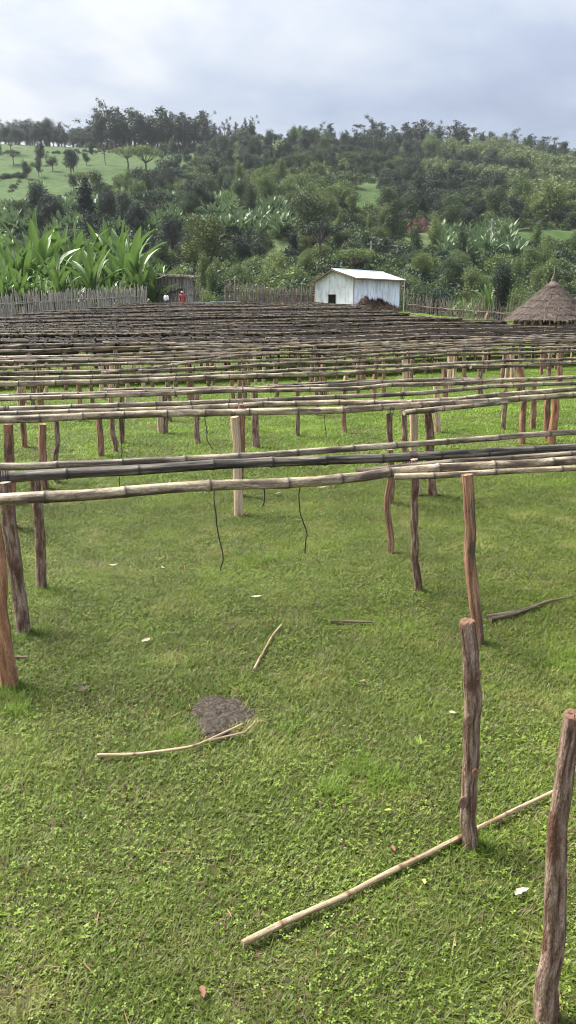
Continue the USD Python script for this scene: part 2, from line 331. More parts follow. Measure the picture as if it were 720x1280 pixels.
def whitewash(name, base, dirt, rough, metal=0.0, amt=.6):
    n = {'g': ('geometry', {}), 'mp': ('mapping', {'scale': (3.2, 3.2, .8)}), 'n1': ('noise_texture', {'scale': 1.3, 'detail': 7.0, 'roughness': .68}),
         'mr': ('map_range', {'from_min': .47, 'from_max': .64, 'to_max': amt, 'clamp': True}), 'mx': ('mix_color', {'a': base, 'b': dirt}),
         'oi': ('object_info', {}), 'n2': ('noise_texture', {'scale': .6, 'detail': 3.0}), 'hv': ('map_range', {'from_min': .3, 'from_max': .7, 'to_min': .84, 'to_max': 1.05}), 'sc': ('vector_math', {'math_type': 'scale'}),
         'p': ('principled_bsdf', {'roughness': rough, 'metallic': metal, 'specular_ior_level': .3})}
    l = [('g.position', 'mp.vector'), ('mp.vector', 'n1.vector'), ('n1.fac', 'mr.value'), ('mr.result', 'mx.fac'), ('g.position', 'n2.vector'), ('n2.fac', 'hv.value'),
         ('mx.result', 'sc.vector1'), ('hv.result', 'sc.scale'), ('sc.vector', 'p.base_color')]
    M[name] = usdkit.material(stage, L + name, n, l, surface='p.BSDF')
whitewash('shed_sheet', (.86, .90, .93), (.34, .37, .40), .6, 0.0, .62)
whitewash('shed_roof', (.50, .53, .56), (.36, .38, .40), .5, .2, .5)

def hill_material():
    n = {'g': ('geometry', {}), 'n1': ('noise_texture', {'scale': .35, 'detail': 7.0, 'roughness': .65}),
         'rf': ('rgb_ramp', {'ramp': [(.3, (.025, .04, .016)), (.5, (.05, .072, .025)), (.75, (.09, .11, .04))]}),
         'rm': ('rgb_ramp', {'ramp': [(.3, (.018, .036, .008)), (.5, (.030, .056, .012)), (.75, (.05, .078, .02))]}),
         'at': ('attribute', {'attribute': 'meadow'}), 'mx': ('mix_color', {}),
         'n2': ('noise_texture', {'scale': .12, 'detail': 5.0}), 'ad': ('math', {'math_type': 'multiply_add', 'value2': .9, 'value3': -.45}), 'su': ('math', {'math_type': 'add', 'use_clamp': False}),
         'mr': ('map_range', {'from_min': .38, 'from_max': .62, 'clamp': True}),
         'p': ('principled_bsdf', {'roughness': .9, 'specular_ior_level': .1})}
    l = [('g.position', 'n1.vector'), ('n1.fac', 'rf.fac'), ('n1.fac', 'rm.fac'), ('g.position', 'n2.vector'), ('n2.fac', 'ad.value1'), ('at.fac', 'su.value1'), ('ad.value', 'su.value2'), ('su.value', 'mr.value'),
         ('rf.color', 'mx.a'), ('rm.color', 'mx.b'), ('mr.result', 'mx.fac'), ('mx.result', 'p.base_color')]
    M['hill'] = usdkit.material(stage, L + 'hill', n, l, surface='p.BSDF')
hill_material()

# ------------------------------------------------------------------ ground and hillside
def lines(*segs):
    out = []
    for a, b, s in segs: out.append(np.arange(a, b - 1e-6, s))
    return np.concatenate(out + [[segs[-1][1]]])
XP = lines((0, 3, .1), (3, 12, .3), (12, 40, 1.4), (40, 120, 6), (120, 520, 20))
XL = np.concatenate([-XP[:0:-1], XP])
def sheet(ys, name, mat, **kw):
    X, Y = np.meshgrid(XL, ys)
    Z = terrain(X, Y)
    v = np.stack([X, Y, Z], -1).reshape(-1, 3); w = len(XL)
    i, j = np.meshgrid(np.arange(len(ys) - 1), np.arange(w - 1), indexing='ij')
    q = np.stack([i * w + j, i * w + j + 1, (i + 1) * w + j + 1, (i + 1) * w + j], -1).reshape(-1, 4)
    at = {k: fn(v) for k, fn in kw.items()} or None
    return mesh(name, v, q, mat, attrs=at, smooth=False, n=normals_of(v.reshape(len(ys), w, 3)))
def normals_of(G):
    a, b = np.gradient(G, axis=1), np.gradient(G, axis=0)
    n = np.cross(a, b); n /= np.linalg.norm(n, axis=-1, keepdims=True)
    return n.reshape(-1, 3)
def in_poly(px, py, poly, soft=10):
    from shapely import Polygon, points, distance
    g = Polygon(poly); pt = points(px, py)
    d = np.where(g.contains(pt) if False else __import__('shapely').contains(g, pt), distance(g.exterior, pt), -distance(g.exterior, pt))
    return np.clip(.5 + d / (2 * soft), 0, 1)
MEADOWS = [[(-80, 178), (60, 182), (150, 190), (245, 190), (235, 215), (180, 222), (150, 245), (110, 250), (60, 268), (-80, 262)],
           [(328, 166), (362, 166), (362, 186), (328, 184)], [(445, 232), (475, 232), (480, 268), (440, 268)], [(638, 290), (725, 288), (760, 306), (640, 306)],
           [(430, 318), (470, 312), (480, 330), (440, 335)], [(582, 350), (610, 335), (620, 345), (600, 372)]]
def meadow_mask(v):
    out = np.zeros(len(v))
    ok = v[:, 1] > 86
    px, py = px_of(v[ok, 0], v[ok, 1], v[ok, 2])
    m = np.zeros(ok.sum())
    for k, poly in enumerate(MEADOWS): m = np.maximum(m, in_poly(px, py, poly, 14 if k == 0 else 9))
    out[ok] = m; return out
tag(sheet(lines((-140, -10, 10), (-10, 0, 1), (0, 6, .06), (6, 20, .2), (20, 90, .9)), 'field_ground', 'soil'), kind='structure')
tag(sheet(lines((90, 460, 2.5), (460, 700, 12)), 'hillside', 'hill', meadow=meadow_mask), kind='structure')
def is_meadow(px, py):
    return max(float(in_poly(np.array([px]), np.array([py]), q, 6)[0]) for q in MEADOWS)
# ------------------------------------------------------------------ drying racks
BED_H = .78
rng = np.random.default_rng(7)
def bamboo(pts, r, name='bamboo_pole', mat='bamboo_pale', parent='/World', base=(0, 0, 0), seed=0, sides=14, inter=.34, taper=.15, fine=True):
    rg = np.random.default_rng(seed)
    p, t = resample(pts, .08 if fine else .5)
    wob = np.cumsum(rg.normal(0, 1, (len(p), 3)), 0); wob -= np.linspace(0, 1, len(p))[:, None] * wob[-1]; wob[:, 0] *= .2
    p = p + wob * (.0016 if fine else .004); r *= .80
    # node rings
    nodes, s = [], rg.uniform(.05, inter)
    while s < t[-1] - .04: nodes.append(s); s += inter * rg.uniform(.82, 1.15)
    ss, rr, nd = [0.0], [1.0], [0.0]
    for q in nodes:
        k = .012 if fine else .03
        for ds, a, b in ((-2.4 * k, .99, 0), (-.8 * k, 1.05, .15), (-.3 * k, 1.14, .6), (.15 * k, 1.0, .95), (.5 * k, 1.08, .5), (1.6 * k, 1.0, .05)):
            if fine or b != .15: ss.append(q + ds); rr.append(a); nd.append(b)
    rr = [x * rg.uniform(.96, 1.04) for x in rr]
    mids = [(a + b) / 2 for a, b in zip(nodes[:-1], nodes[1:])]
    ss += mids + [t[-1]]; rr += [.985] * len(mids) + [1.0]; nd += [0.0] * (len(mids) + 1)
    o = np.argsort(ss); ss = np.clip(np.array(ss)[o], 0, t[-1]); rr, nd = np.array(rr)[o], np.array(nd)[o]
    keep = np.concatenate([[True], np.diff(ss) > 1e-4]); ss, rr, nd = ss[keep], rr[keep], nd[keep]
    q = np.stack([np.interp(ss, t, p[:, k]) for k in range(3)], 1)
    rad = r * (1 + taper * (.5 - ss / t[-1])) * rr
    v, f, uv = tube(q - np.asarray(base), rad, sides, True, rg.uniform(0, 50))
    node = np.repeat(nd, sides + 1); node = np.concatenate([node, np.zeros(len(v) - len(node))])
    return mesh(name, v, f, mat, parent=parent, uv=uv, attrs={'node': node}, smooth=True)
def post(b, t, r0, r1, name='post', mat='wood_red', parent='/World', base=(0, 0, 0), seed=0, sides=10, step=.12, wob=.012, knots=0, crook=None):
    """rough wooden post from b (ground, sunk a little) to t"""
    rg = np.random.default_rng(seed)
    b, t = np.asarray(b, float), np.asarray(t, float)
    b = b - (t - b) / np.linalg.norm(t - b) * .12
    n = max(4, int(np.linalg.norm(t - b) / step) + 1)
    k = np.linspace(0, 1, n)
    p = b + (t - b) * k[:, None]
    off = meshkit.fbm(np.stack([k * 3.1 + seed * 7.7, np.full(n, .3), np.full(n, .7)], -1), 3, seed) - .5
    off2 = meshkit.fbm(np.stack([k * 3.1 + seed * 3.3, np.full(n, 5.3), np.full(n, 1.7)], -1), 3, seed + 9) - .5
    env = np.sin(k * np.pi) ** .7
    p[:, 0] += off * wob * 5 * env; p[:, 1] += off2 * wob * 5 * env
    if crook is not None: p[:, 0] += np.interp(k, [c[0] for c in crook], [c[1] for c in crook])
    ang = np.arange(sides) * 2 * np.pi / sides
    K, A = np.meshgrid(k, ang, indexing='ij')
    nz = meshkit.fbm(np.stack([K * 4 + seed, np.cos(A) * 1.1 + 3, np.sin(A) * 1.1 + seed * .37], -1), 4, seed) - .5
    nz2 = meshkit.noise(np.stack([K * 1.5 + seed, np.cos(A) * 3.5, np.sin(A) * 3.5 + seed], -1), seed) - .5
    rad = (r0 + (r1 - r0) * K) * (1 + .42 * nz + .16 * nz2)
    for _ in range(knots):
        kk, aa = rg.uniform(.15, .9), rg.uniform(0, 6.28)
        rad += r0 * rg.uniform(.1, .2) * np.exp(-((K - kk) / .022) ** 2 - (np.angle(np.exp(1j * (A - aa))) / .5) ** 2)
    v, f, uv = tube(p - np.asarray(base), rad, sides, True, rg.uniform(0, 50))
    top = v[(n - 1) * (sides + 1):(n - 1) * (sides + 1) + sides] + np.asarray(base)
    return mesh(name, v, f, mat, parent=parent, uv=uv, smooth=True), p[-1], rad[-1].mean(), top
def wire(pts, r, parent, base, name='wire', seed=0):
    p, _ = resample(np.asarray(pts, float) - np.asarray(base), .02)
    rg = np.random.default_rng(seed)
    p[1:] += np.cumsum(rg.normal(0, .0022, (len(p) - 1, 3)), 0)
    v, f, uv = tube(p, np.full(len(p), r), 5)
    return mesh(name, v, f, 'wire', parent=parent, smooth=True)
def trace3d(tr, h=BED_H, ext=(1.2, 1.2)):
    pts = []
    for px, py in tr:
        q = at_z(px, py, h)
        for _ in range(3): q = at_z(px, py, h + gz(q[0], q[1]))
        pts.append(q)
    pts = np.array(pts)
    d0, d1 = pts[0] - pts[1], pts[-1] - pts[-2]
    if ext[0]: pts = np.vstack([pts[0] + d0 / np.linalg.norm(d0) * ext[0], pts])
    if ext[1]: pts = np.vstack([pts, pts[-1] + d1 / np.linalg.norm(d1) * ext[1]])
    return pts
RACK_GROUP = 'bamboo drying racks standing in rows on the grass'
def px_rack(label, traces, posts, wires=()):
    """traces: (points, radius, material, height, (ext left, ext right)); posts: (top px, bottom px, width px, material)"""
    first = trace3d(traces[0][0]); base = first[len(first) // 2].copy(); base[2] = gz(base[0], base[1])
    rk = thing('drying_rack', label, 'drying rack', base, group=RACK_GROUP)
    for i, (tr, r, mat, h, ext) in enumerate(traces):
        bamboo(trace3d(tr, h, ext), r, mat=mat, parent=P(rk), base=base, seed=int(tr[0][1] * 7 + i))
    for i, (tp, bt, w, mat) in enumerate(posts):
        g = on_ground(*bt); top = at_y(tp[0], tp[1], g[1])
        top[2] = min(top[2], BED_H + .12 + gz(top[0], top[1]))
        dist = np.linalg.norm(g - [0, 0, EYE]); r = w / FOC * dist / 2 * (.84 if dist < 6.6 else .75)
        post(g, top, r * 1.02, r * .9, wob=.016, parent=P(rk), base=base, mat=mat, seed=int(bt[0] * 3 + bt[1]), sides=12 if dist < 6 else 8, step=.05 if dist < 5 else .1, knots=2)
    near_rack = traces[0][0][0][1] > 500
    lines_ = [resample(trace3d(tr, h, ext), .03)[0] for tr, r, mat, h, ext in traces] if near_rack else []
    for i, (tp, bt, w, mat) in enumerate(posts if near_rack else ()):
        g = on_ground(*bt); top = at_y(tp[0], tp[1], g[1]); best = min(((np.linalg.norm(l[:, :2] - top[:2], axis=1).min(), j) for j, l in enumerate(lines_)))
        if best[0] > .16: continue
        l = lines_[best[1]]; a = int(np.clip(np.argmin(np.linalg.norm(l[:, :2] - top[:2], axis=1)), 2, len(l) - 3)); rp = traces[best[1]][1] * .8 + .006
        d = l[a + 1] - l[a - 1]; d /= np.linalg.norm(d); s_ = np.array([-d[1], d[0], 0]); s_ /= np.linalg.norm(s_); ph = np.linspace(0, 2 * np.pi * 3.5, 60)
        hx = l[a] + d * np.linspace(-.02, .02, 60)[:, None] + s_ * (np.cos(ph) * rp)[:, None] + np.array([0, 0, 1.0]) * (np.sin(ph) * rp - .012 * (np.sin(ph) < 0))[:, None]
        v, f, uv = tube(hx - base, np.full(60, .0026), 5); mesh('wire_tie', v, f, 'wire', parent=P(rk), smooth=True)
    for i, (pts, dep) in enumerate(wires):
        q = [at_y(a, b, dep) for a, b in pts]
        wire(q, .0035, P(rk), base, seed=i + int(pts[0][0]))
    return rk
PA, GR, CH, OL = 'bamboo_pale', 'bamboo_grey', 'bamboo_charred', 'bamboo_old'
WR, WO, WB, WP = 'wood_red', 'wood_orange', 'wood_bark', 'wood_pale'
px_rack('nearest drying rack, with one charred black pole between pale bamboo poles',
    [([(0, 626), (105, 620), (245, 608), (360, 603), (450, 594), (520, 587), (650, 580), (720, 575)], .0315, PA, BED_H, (1, 1.4)),
     ([(492, 596), (620, 590), (720, 585)], .019, PA, BED_H - .02, (0, 1.4)),
     ([(445, 590), (540, 581), (630, 573), (720, 566)], .019, GR, BED_H, (0, 1.2)),
     ([(0, 597), (150, 588), (360, 577), (540, 570), (720, 559)], .033, CH, BED_H, (1, 1.4)),
     ([(0, 582), (240, 573), (360, 566), (560, 551), (640, 544), (720, 539)], .0245, GR, BED_H, (1, 1.4))],
    [((584, 593), (596, 803), 16.5, WR), ((487, 562), (487, 691), 10, WR), ((518, 574), (521, 738), 12, WB),
     ((5, 603), (29, 790), 19, WB), ((42, 585), (52, 736), 15, WB), ((-16, 625), (10, 858), 24, WO), ((14, 590), (16, 660), 15, WO),
     ((745, 566), (752, 770), 20, WR)],
    [(((267, 605), (269, 640), (272, 665), (275, 690), (272, 712)), 3.62), (((376, 604), (372, 630), (377, 655), (381, 672), (380, 692)), 3.68), (((328, 606), (330, 622), (327, 634)), 3.6)])
px_rack('second drying rack from the front, three pale bamboo poles at its near edge',
    [([(-10, 527), (148, 522), (290, 519), (360, 517.5), (417, 516), (510, 511), (597, 505), (660, 499), (720, 495)], .034, PA, BED_H, (1, 1.6)),
     ([(505, 516), (530, 513), (570, 509)], .026, PA, BED_H - .01, (0, .6)),
     ([(-10, 518), (90, 515), (180, 512), (360, 504.5), (440, 503), (500, 503), (540, 501), (612, 495), (720, 487)], .031, PA, BED_H, (1, 1.6)),
     ([(-10, 512), (180, 506), (265, 503.5), (360, 499.5), (472, 495), (540, 492), (590, 487), (630, 484), (720, 480)], .027, GR, BED_H, (1, 1.6))],
    [((293, 521), (297, 645), 13, WP), ((303, 506), (300, 622), 12, WR), ((10, 530), (14, 637), 17, WR), ((53, 530), (56, 617), 14, WR), ((70, 525), (73, 612), 9, WB), ((124, 524), (126, 574), 11, WR),
     ((140, 518), (143, 568), 9, WB), ((534, 514), (541, 623), 13, WB), ((516, 510), (519, 626), 13, WP), ((487, 517), (488, 640), 10, WB), ((504, 512), (505, 600), 10, WB), ((694, 498), (690, 555), 14, WO), ((684, 490), (684, 552), 11, WR), ((655, 497), (652, 556), 11, WR)],
    [(((256, 519), (258, 545), (266, 562)), 5.7), (((149, 522), (150, 560), (146, 608)), 5.4), (((406, 517), (407, 545)), 5.9)])
px_rack('third drying rack from the front, pairs of thin poles laid close together',
    [([(-10, 497.5), (180, 492), (320, 486.5), (430, 485.5), (485, 481), (540, 480), (632, 476), (720, 471)], .028, PA, BED_H, (1, 1.8)),
     ([(-10, 494), (102, 491), (180, 489), (360, 483), (540, 474.5), (647, 472), (720, 470)], .026, GR, BED_H, (1, 1.8)),
     ([(180, 487), (300, 484.5), (420, 478), (560, 474)], .022, OL, BED_H, (.4, .4))],
    [((318, 488), (320, 561), 12, WB), ((152, 495), (153, 557), 9, WB), ((28, 497), (30, 560), 10, WR), ((246, 490), (248, 556), 9, WB), ((200, 493), (201, 545), 12, WP), ((207, 493), (208, 542), 8, WB),
     ((632, 479), (629, 540), 8, WB), ((430, 486), (431, 541), 8, WR), ((545, 480), (546, 545), 11, WP), ((668, 476), (666, 540), 9, WR), ((372, 487), (372, 548), 8, WB)], [])
px_rack('fourth drying rack from the front, one thick pole with a cut end near its middle',
    [([(-10, 480), (100, 477.5), (242, 472), (360, 467.5), (442, 464.5), (540, 459.5), (594, 457)], .035, PA, BED_H, (1, 0)),
     ([(588, 458.5), (640, 456.5), (720, 454)], .033, OL, BED_H, (0, 2)),
     ([(240, 473.5), (360, 470), (480, 465)], .024, OL, BED_H - .03, (.3, .3)),
     ([(-10, 473), (180, 470), (360, 462), (540, 454), (720, 448)], .028, GR, BED_H, (1, 2))],
    [((24, 479), (24, 530), 8, WP), ((98, 477), (99, 528), 9, WR), ((210, 474), (212, 530), 9, WB), ((300, 470), (301, 523), 8, WR), ((395, 466), (397, 520), 7, WB), ((433, 465), (433, 517), 8, WP), ((470, 463), (466, 512), 9, WR), ((555, 459), (556, 508), 9, WR), ((650, 456), (652, 503), 14, WR), ((600, 457), (601, 505), 9, WB)], [])
px_rack('fifth drying rack from the front, a thin pole lying slantwise across it',
    [([(-10, 467), (70, 464.5), (180, 464), (287, 459), (360, 454.5), (455, 451), (540, 445), (577, 443), (665, 441), (720, 439)], .033, OL, BED_H, (1.5, 2)),
     ([(180, 460), (230, 454), (285, 446.5)], .024, PA, BED_H + .03, (.8, .5)),
     ([(-10, 461), (117, 456), (240, 453), (360, 449.5), (540, 440), (720, 434)], .027, GR, BED_H, (1.5, 2))],
    [((40, 466), (41, 512), 7, WB), ((113, 464), (115, 510), 7, WB), ((160, 463), (160, 508), 7, WP), ((240, 461), (241, 503), 8, WB), ((290, 458), (291, 503), 7, WR), ((345, 455), (346, 499), 8, WB), ((405, 453), (406, 497), 7, WR), ((448, 451), (448, 495), 7, WB), ((505, 448), (506, 492), 8, WP), ((580, 444), (581, 488), 7, WB), ((640, 442), (641, 485), 9, WP), ((700, 440), (700, 482), 9, WR)], [])
px_rack('sixth drying rack from the front, weathered brown poles',
    [([(-10, 452), (180, 449.5), (292, 445), (360, 441), (450, 436), (540, 431.5), (630, 428), (720, 425)], .031, OL, BED_H, (1.5, 2.5)),
     ([(-10, 448), (120, 445), (260, 440), (400, 434), (560, 427), (720, 421)], .027, PA, BED_H, (1.5, 2.5))],
    [((20, 451), (20, 488), 6, WB), ((58, 451), (59, 492), 6, WP), ((135, 450), (136, 486), 7, WR), ((190, 449), (191, 488), 6, WB), ((265, 446), (266, 482), 6, WB), ((330, 443), (330, 480), 6, WP), ((420, 438), (420, 474), 6, WB), ((470, 436), (471, 473), 7, WR), ((530, 432), (531, 468), 6, WB), ((605, 429), (606, 465), 7, WP), ((680, 427), (681, 462), 7, WR)], [])

TH = math.radians(21); U = np.array([math.cos(TH), math.sin(TH)]); NV = np.array([-math.sin(TH), math.cos(TH)])
def xl(y): return -15.0 + max(0, y - 42) * .27 if y > 33 else -20
def xr(y): return 19.0 if y < 29 else 10.8 - (y - 29) * .24
def far_rack(Y0, label, slats, width, seed):
    rg = np.random.default_rng(seed)
    t = np.arange(-26, 30, .25); x, y = t * U[0], Y0 + t * U[1]
    ok = np.array([xl(b) <= a <= xr(b) and abs(a) < .42 * b + 2.5 for a, b in zip(x, y)])
    if ok.sum() < 12: return
    t = t[ok]; t0, t1 = t[0] + rg.uniform(0, 1.6), t[-1] - rg.uniform(0, 1.6)
    c0 = np.array([t0 * U[0], Y0 + t0 * U[1]]); base = np.array([c0[0], c0[1], gz(*c0)])
    rk = thing('drying_rack', label, 'drying rack', base, group=RACK_GROUP)
    pt = lambda tt, w, h: (lambda q: np.array([q[0], q[1], gz(*q) + h]))(np.array([0, Y0]) + U * tt + NV * w)
    near = Y0 < 24
    plen = 4.6 if near else 8.0
    hb = BED_H + rg.uniform(-.03, .03)
    for w in ((0, width) if not near else (0, width * .5, width)):
        a = t0 - rg.uniform(0, .5)
        while a < t1:
            b = min(a + plen * rg.uniform(.85, 1.1), t1 + .3)
            hh = hb + rg.uniform(-.03, .03) + (.035 if slats and w == 0 else 0); w0, w1 = [w - (.15 if slats and w == 0 else 0) + rg.uniform(-.04, .04) for _ in range(2)]
            k = np.linspace(0, 1, 7)
            pts = np.array([pt(a + (b - a) * q, w0 + (w1 - w0) * q, hh + .02 * math.sin(q * 9 + seed)) for q in k])
            bamboo(pts, rg.uniform(.022, .033), mat=[PA, PA, GR][rg.integers(3)] if w == 0 and slats else [PA, GR, OL, OL][rg.integers(4)], parent=P(rk), base=base, seed=int(rg.integers(1e6)), sides=6, inter=.42, fine=False)
            a = b - rg.uniform(.1, .5)
    for w in (0.03, width - .03):
        a = t0 + rg.uniform(0, .8)
        while a < t1:
            g = pt(a, w + rg.uniform(-.05, .05), 0); tp = pt(a + rg.uniform(-.05, .05), w, hb - .015)
            post(g, tp, rg.uniform(.035, .055), rg.uniform(.03, .045), parent=P(rk), base=base, mat=[WB, WR, WP, WB][rg.integers(4)], seed=int(rg.integers(1e5)), sides=6, step=.25, wob=.01)
            a += rg.uniform(.95, 1.5) * (1 if near else 1.3)
    if slats:                                              # dark sheet added for the shade band below, then thin split canes laid across, two layers, ends overhanging
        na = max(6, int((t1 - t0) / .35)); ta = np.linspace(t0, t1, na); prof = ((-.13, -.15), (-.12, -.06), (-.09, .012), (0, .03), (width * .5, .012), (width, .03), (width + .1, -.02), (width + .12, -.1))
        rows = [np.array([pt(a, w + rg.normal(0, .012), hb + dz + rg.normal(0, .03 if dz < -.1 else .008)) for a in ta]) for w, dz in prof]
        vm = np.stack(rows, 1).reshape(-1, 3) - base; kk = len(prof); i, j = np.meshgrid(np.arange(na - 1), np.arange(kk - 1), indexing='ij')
        mesh('slat_mat', vm, np.stack([i * kk + j, (i + 1) * kk + j, (i + 1) * kk + j + 1, i * kk + j + 1], -1).reshape(-1, 4), 'painted_under_shade', parent=P(rk), smooth=50)
        m = int((t1 - t0) / (.085 if near else .10))
        tt = np.sort(rg.uniform(t0, t1, m)); z0 = hb + .045 + rg.normal(0, .012, m)
        wA, wB = -rg.uniform(.08, .18, m), width + rg.uniform(.03, .16, m)
        sk = rg.normal(0, .05, m); r = rg.uniform(.009, .021, m)
        g = np.array([gz(*(np.array([0, Y0]) + U * q)) for q in np.linspace(t0, t1, 40)]); gg = np.interp(tt, np.linspace(t0, t1, 40), g)
        A = np.stack([(tt - sk) * U[0] + wA * NV[0], Y0 + (tt - sk) * U[1] + wA * NV[1], z0 + gg + rg.normal(0, .02, m) - .015], 1)
        B = np.stack([(tt + sk) * U[0] + wB * NV[0], Y0 + (tt + sk) * U[1] + wB * NV[1], z0 + gg + rg.normal(0, .015, m)], 1)
        u3 = np.array([U[0], U[1], 0]); up = np.array([0, 0, 1.0])
        cr = [(-1, -1), (1, -1), (1, 1), (-1, 1)]
        V = np.stack([E + r[:, None] * (a * u3 + b * up) for E in (A, B) for a, b in cr], 1) - base
        F0 = np.array([[0, 1, 5, 4], [1, 2, 6, 5], [2, 3, 7, 6], [3, 0, 4, 7], [0, 3, 2, 1], [4, 5, 6, 7]])
        F = (np.arange(m)[:, None, None] * 8 + F0[None]).reshape(-1, 4)
        tag(mesh('cross_sticks', V.reshape(-1, 3), F, 'stick_mix', parent=P(rk)), kind='stuff')
    return rk
ORD = ['seventh', 'eighth', 'ninth', 'tenth', 'eleventh', 'twelfth', 'thirteenth', 'fourteenth', 'fifteenth', 'sixteenth', 'seventeenth', 'eighteenth', 'nineteenth', 'twentieth', 'twenty-first', 'twenty-second', 'twenty-third', 'twenty-fourth', 'twenty-fifth', 'twenty-sixth', 'twenty-seventh', 'twenty-eighth', 'twenty-ninth', 'thirtieth', 'thirty-first', 'thirty-second', 'thirty-third', 'thirty-fourth', 'thirty-fifth', 'thirty-sixth']
Y0, k = 13.3, 0
while Y0 < 63:
    slat = Y0 > 17
    lab = f'{ORD[k]} drying rack from the front, ' + ('bare weathered poles' if not slat else 'dark cane slats laid across it')
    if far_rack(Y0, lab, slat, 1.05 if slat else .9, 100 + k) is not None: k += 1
    Y0 += 1.9 if Y0 < 17 else (3.2 if Y0 < 33 else 2.8)
n_racks = k + 6

# green shade nets over the hindmost racks in the middle
def net(px0, px1, py0, py1, Y, label):
    a, b = at_y(px0, py0, Y), at_y(px1, py1, Y + 3)
    n = 24; k = np.linspace(0, 1, n)
    c = a + (b - a) * k[:, None]; rg = np.random.default_rng(int(px0))
    rows = []
    for w, dz in ((-.25, -.22), (-.1, -.03), (.0, 0), (.5, -.03), (1.1, 0), (1.25, -.2)):
        r = c.copy(); r[:, :2] += NV * w; r[:, 2] += dz + rg.normal(0, .025, n); rows.append(r)
    v = np.stack(rows, 1).reshape(-1, 3)
    i, j = np.meshgrid(np.arange(n - 1), np.arange(5), indexing='ij')
    q = np.stack([i * 6 + j, (i + 1) * 6 + j, (i + 1) * 6 + j + 1, i * 6 + j + 1], -1).reshape(-1, 4)
    tag(mesh('shade_net', v, q, 'net_green', smooth=True), label, 'shade net')
net(208, 300, 379, 376.5, 59, 'dark green net over the rack in front of the woven hut')
net(255, 372, 377.5, 381, 62, 'long dark green net over the hindmost rack before the back fence')

# ------------------------------------------------------------------ posts, sticks and litter in the grass
def lone_post(label, tpx, bpx, w, mat, seed, crook=None, knots=5, taper=(1.05, .98), tilt=.12, scars=()):
    g = on_ground(*bpx); top = at_y(tpx[0], tpx[1], g[1]); dist = np.linalg.norm(g - [0, 0, EYE]); r = w / FOC * dist / 2
    t = thing('wooden_post', label, 'post', g)
    _, tp, rr, ring = post(g, top, r * taper[0], r * taper[1], 'shaft', mat, P(t), g, seed, 26, .014, .012, knots, crook)
    ring = ring - g; rg = np.random.default_rng(seed); cc = ring.mean(0); k = len(ring); rows = []
    for q, dz in ((1.01, -.012), (1.0, .003), (.9, .006), (.6, .008), (.3, .006)):
        w = cc + (ring - cc) * q; w[:, 2] = cc[2] + dz + (w[:, 0] - cc[0]) * tilt + rg.normal(0, .0012, k); rows.append(w)
    v = np.vstack(rows + [cc[None] + [0, 0, .006]]); f = [[a * k + i, (a + 1) * k + i, (a + 1) * k + (i + 1) % k] for a in range(4) for i in range(k)] + [[a * k + i, (a + 1) * k + (i + 1) % k, a * k + (i + 1) % k] for a in range(4) for i in range(k)] + [[4 * k + i, 5 * k, 4 * k + (i + 1) % k] for i in range(k)]
    mesh('cut_top', v, np.array(f)[:, ::-1], 'end_grain', parent=P(t))
    for (sx, sy), sr, sm in scars:                          # healed branch stubs
        c = at_y(sx, sy, g[1] - r * 1.02); ico = trimesh.creation.icosphere(3, 1.0); q = ico.vertices * [sr, .4 * sr, sr * 1.5]
        rim = np.hypot(q[:, 0] / sr, q[:, 2] / (sr * 1.5)); q[:, 1] += .55 * sr * np.exp(-(rim / .5) ** 2); q *= 1 + .25 * (meshkit.fbm(q * 70 + seed, 3, 5)[:, None] - .5)
        mesh('branch_scar', q + c - g, ico.faces, sm, parent=P(t), smooth=True)
lone_post('short knotty post with sawn top standing in front of the red post', (584, 778), (591, 1060), 16.5, WB, 5, [(0, 0), (.25, -.012), (.5, .012), (.8, .004), (1, 0)], scars=[((587, 899), .011, 'wood_bark'), ((594, 966),   .010, 'wood_red'), ((579, 1003), .014, 'wood_bark'), ((597, 843), .012, 'wood_bark')])
lone_post('dark leaning post at the lower right corner of the photo', (716, 895), (679, 1274), 22.5, WB, 11, [(0, 0), (.4, .008), (.7, -.006), (1, 0)], 3, (1.08, .72), .05)

def cane(name, label, cat, trace, r, mat='cane', lift=.02, seed=0, taper=.4, parts=()):
    pts = []
    for i, q in enumerate(trace):
        g = on_ground(*q[:2]); g[2] += lift + (q[2] if len(q) > 2 else 0); pts.append(g)
    base = pts[0].copy(); t = thing(name, label, cat, base)
    bamboo(np.array(pts), r, name='stem', mat=mat, parent=P(t), base=base, seed=seed, sides=8, inter=.22, taper=taper)
    for tr2, r2 in parts:
        p2 = []
        for q in tr2:
            g = on_ground(*q[:2]); g[2] += lift + .006; p2.append(g)
        bamboo(np.array(p2), r2, name='side_strand', mat=mat, parent=P(t), base=base, seed=seed + 1, sides=6, inter=.3, taper=taper)
    return t
cane('long_cane', 'long pale cane lying slantwise on the grass behind the short knotty post', 'cane', [(303, 1188), (345, 1166), (432, 1125), (490, 1094), (555, 1063), (610, 1036), (660, 1012), (701, 993)], .0092, seed=3, lift=.026)
cane('split_cane', 'curved split cane lying beside the dark mound', 'cane', [(122, 952), (180, 949), (222, 944), (262, 934), (290, 922), (303, 912)], .0065, seed=4, lift=.024, parts=[([(262, 934), (298, 928), (312, 920), (320, 910)], .005)])
cane('short_cane', 'short thin pale cane lying in the middle of the grass', 'cane', [(318, 841), (330, 818), (340, 800), (352, 785)], .006, seed=5, lift=.02)
cane('dark_stick', 'short dark stick lying left of the red post', 'stick', [(413, 780), (440, 781), (466, 782)], .008, 'twig', seed=6, lift=.02)
cane('broken_branch', 'brown broken branch on the grass at the right edge', 'branch', [(609, 776), (632, 772), (655, 768), (680, 758), (722, 748)], .011, 'twig', seed=7, lift=.02, taper=1.3, parts=[([(612, 779), (640, 773), (668, 764)], .009)])
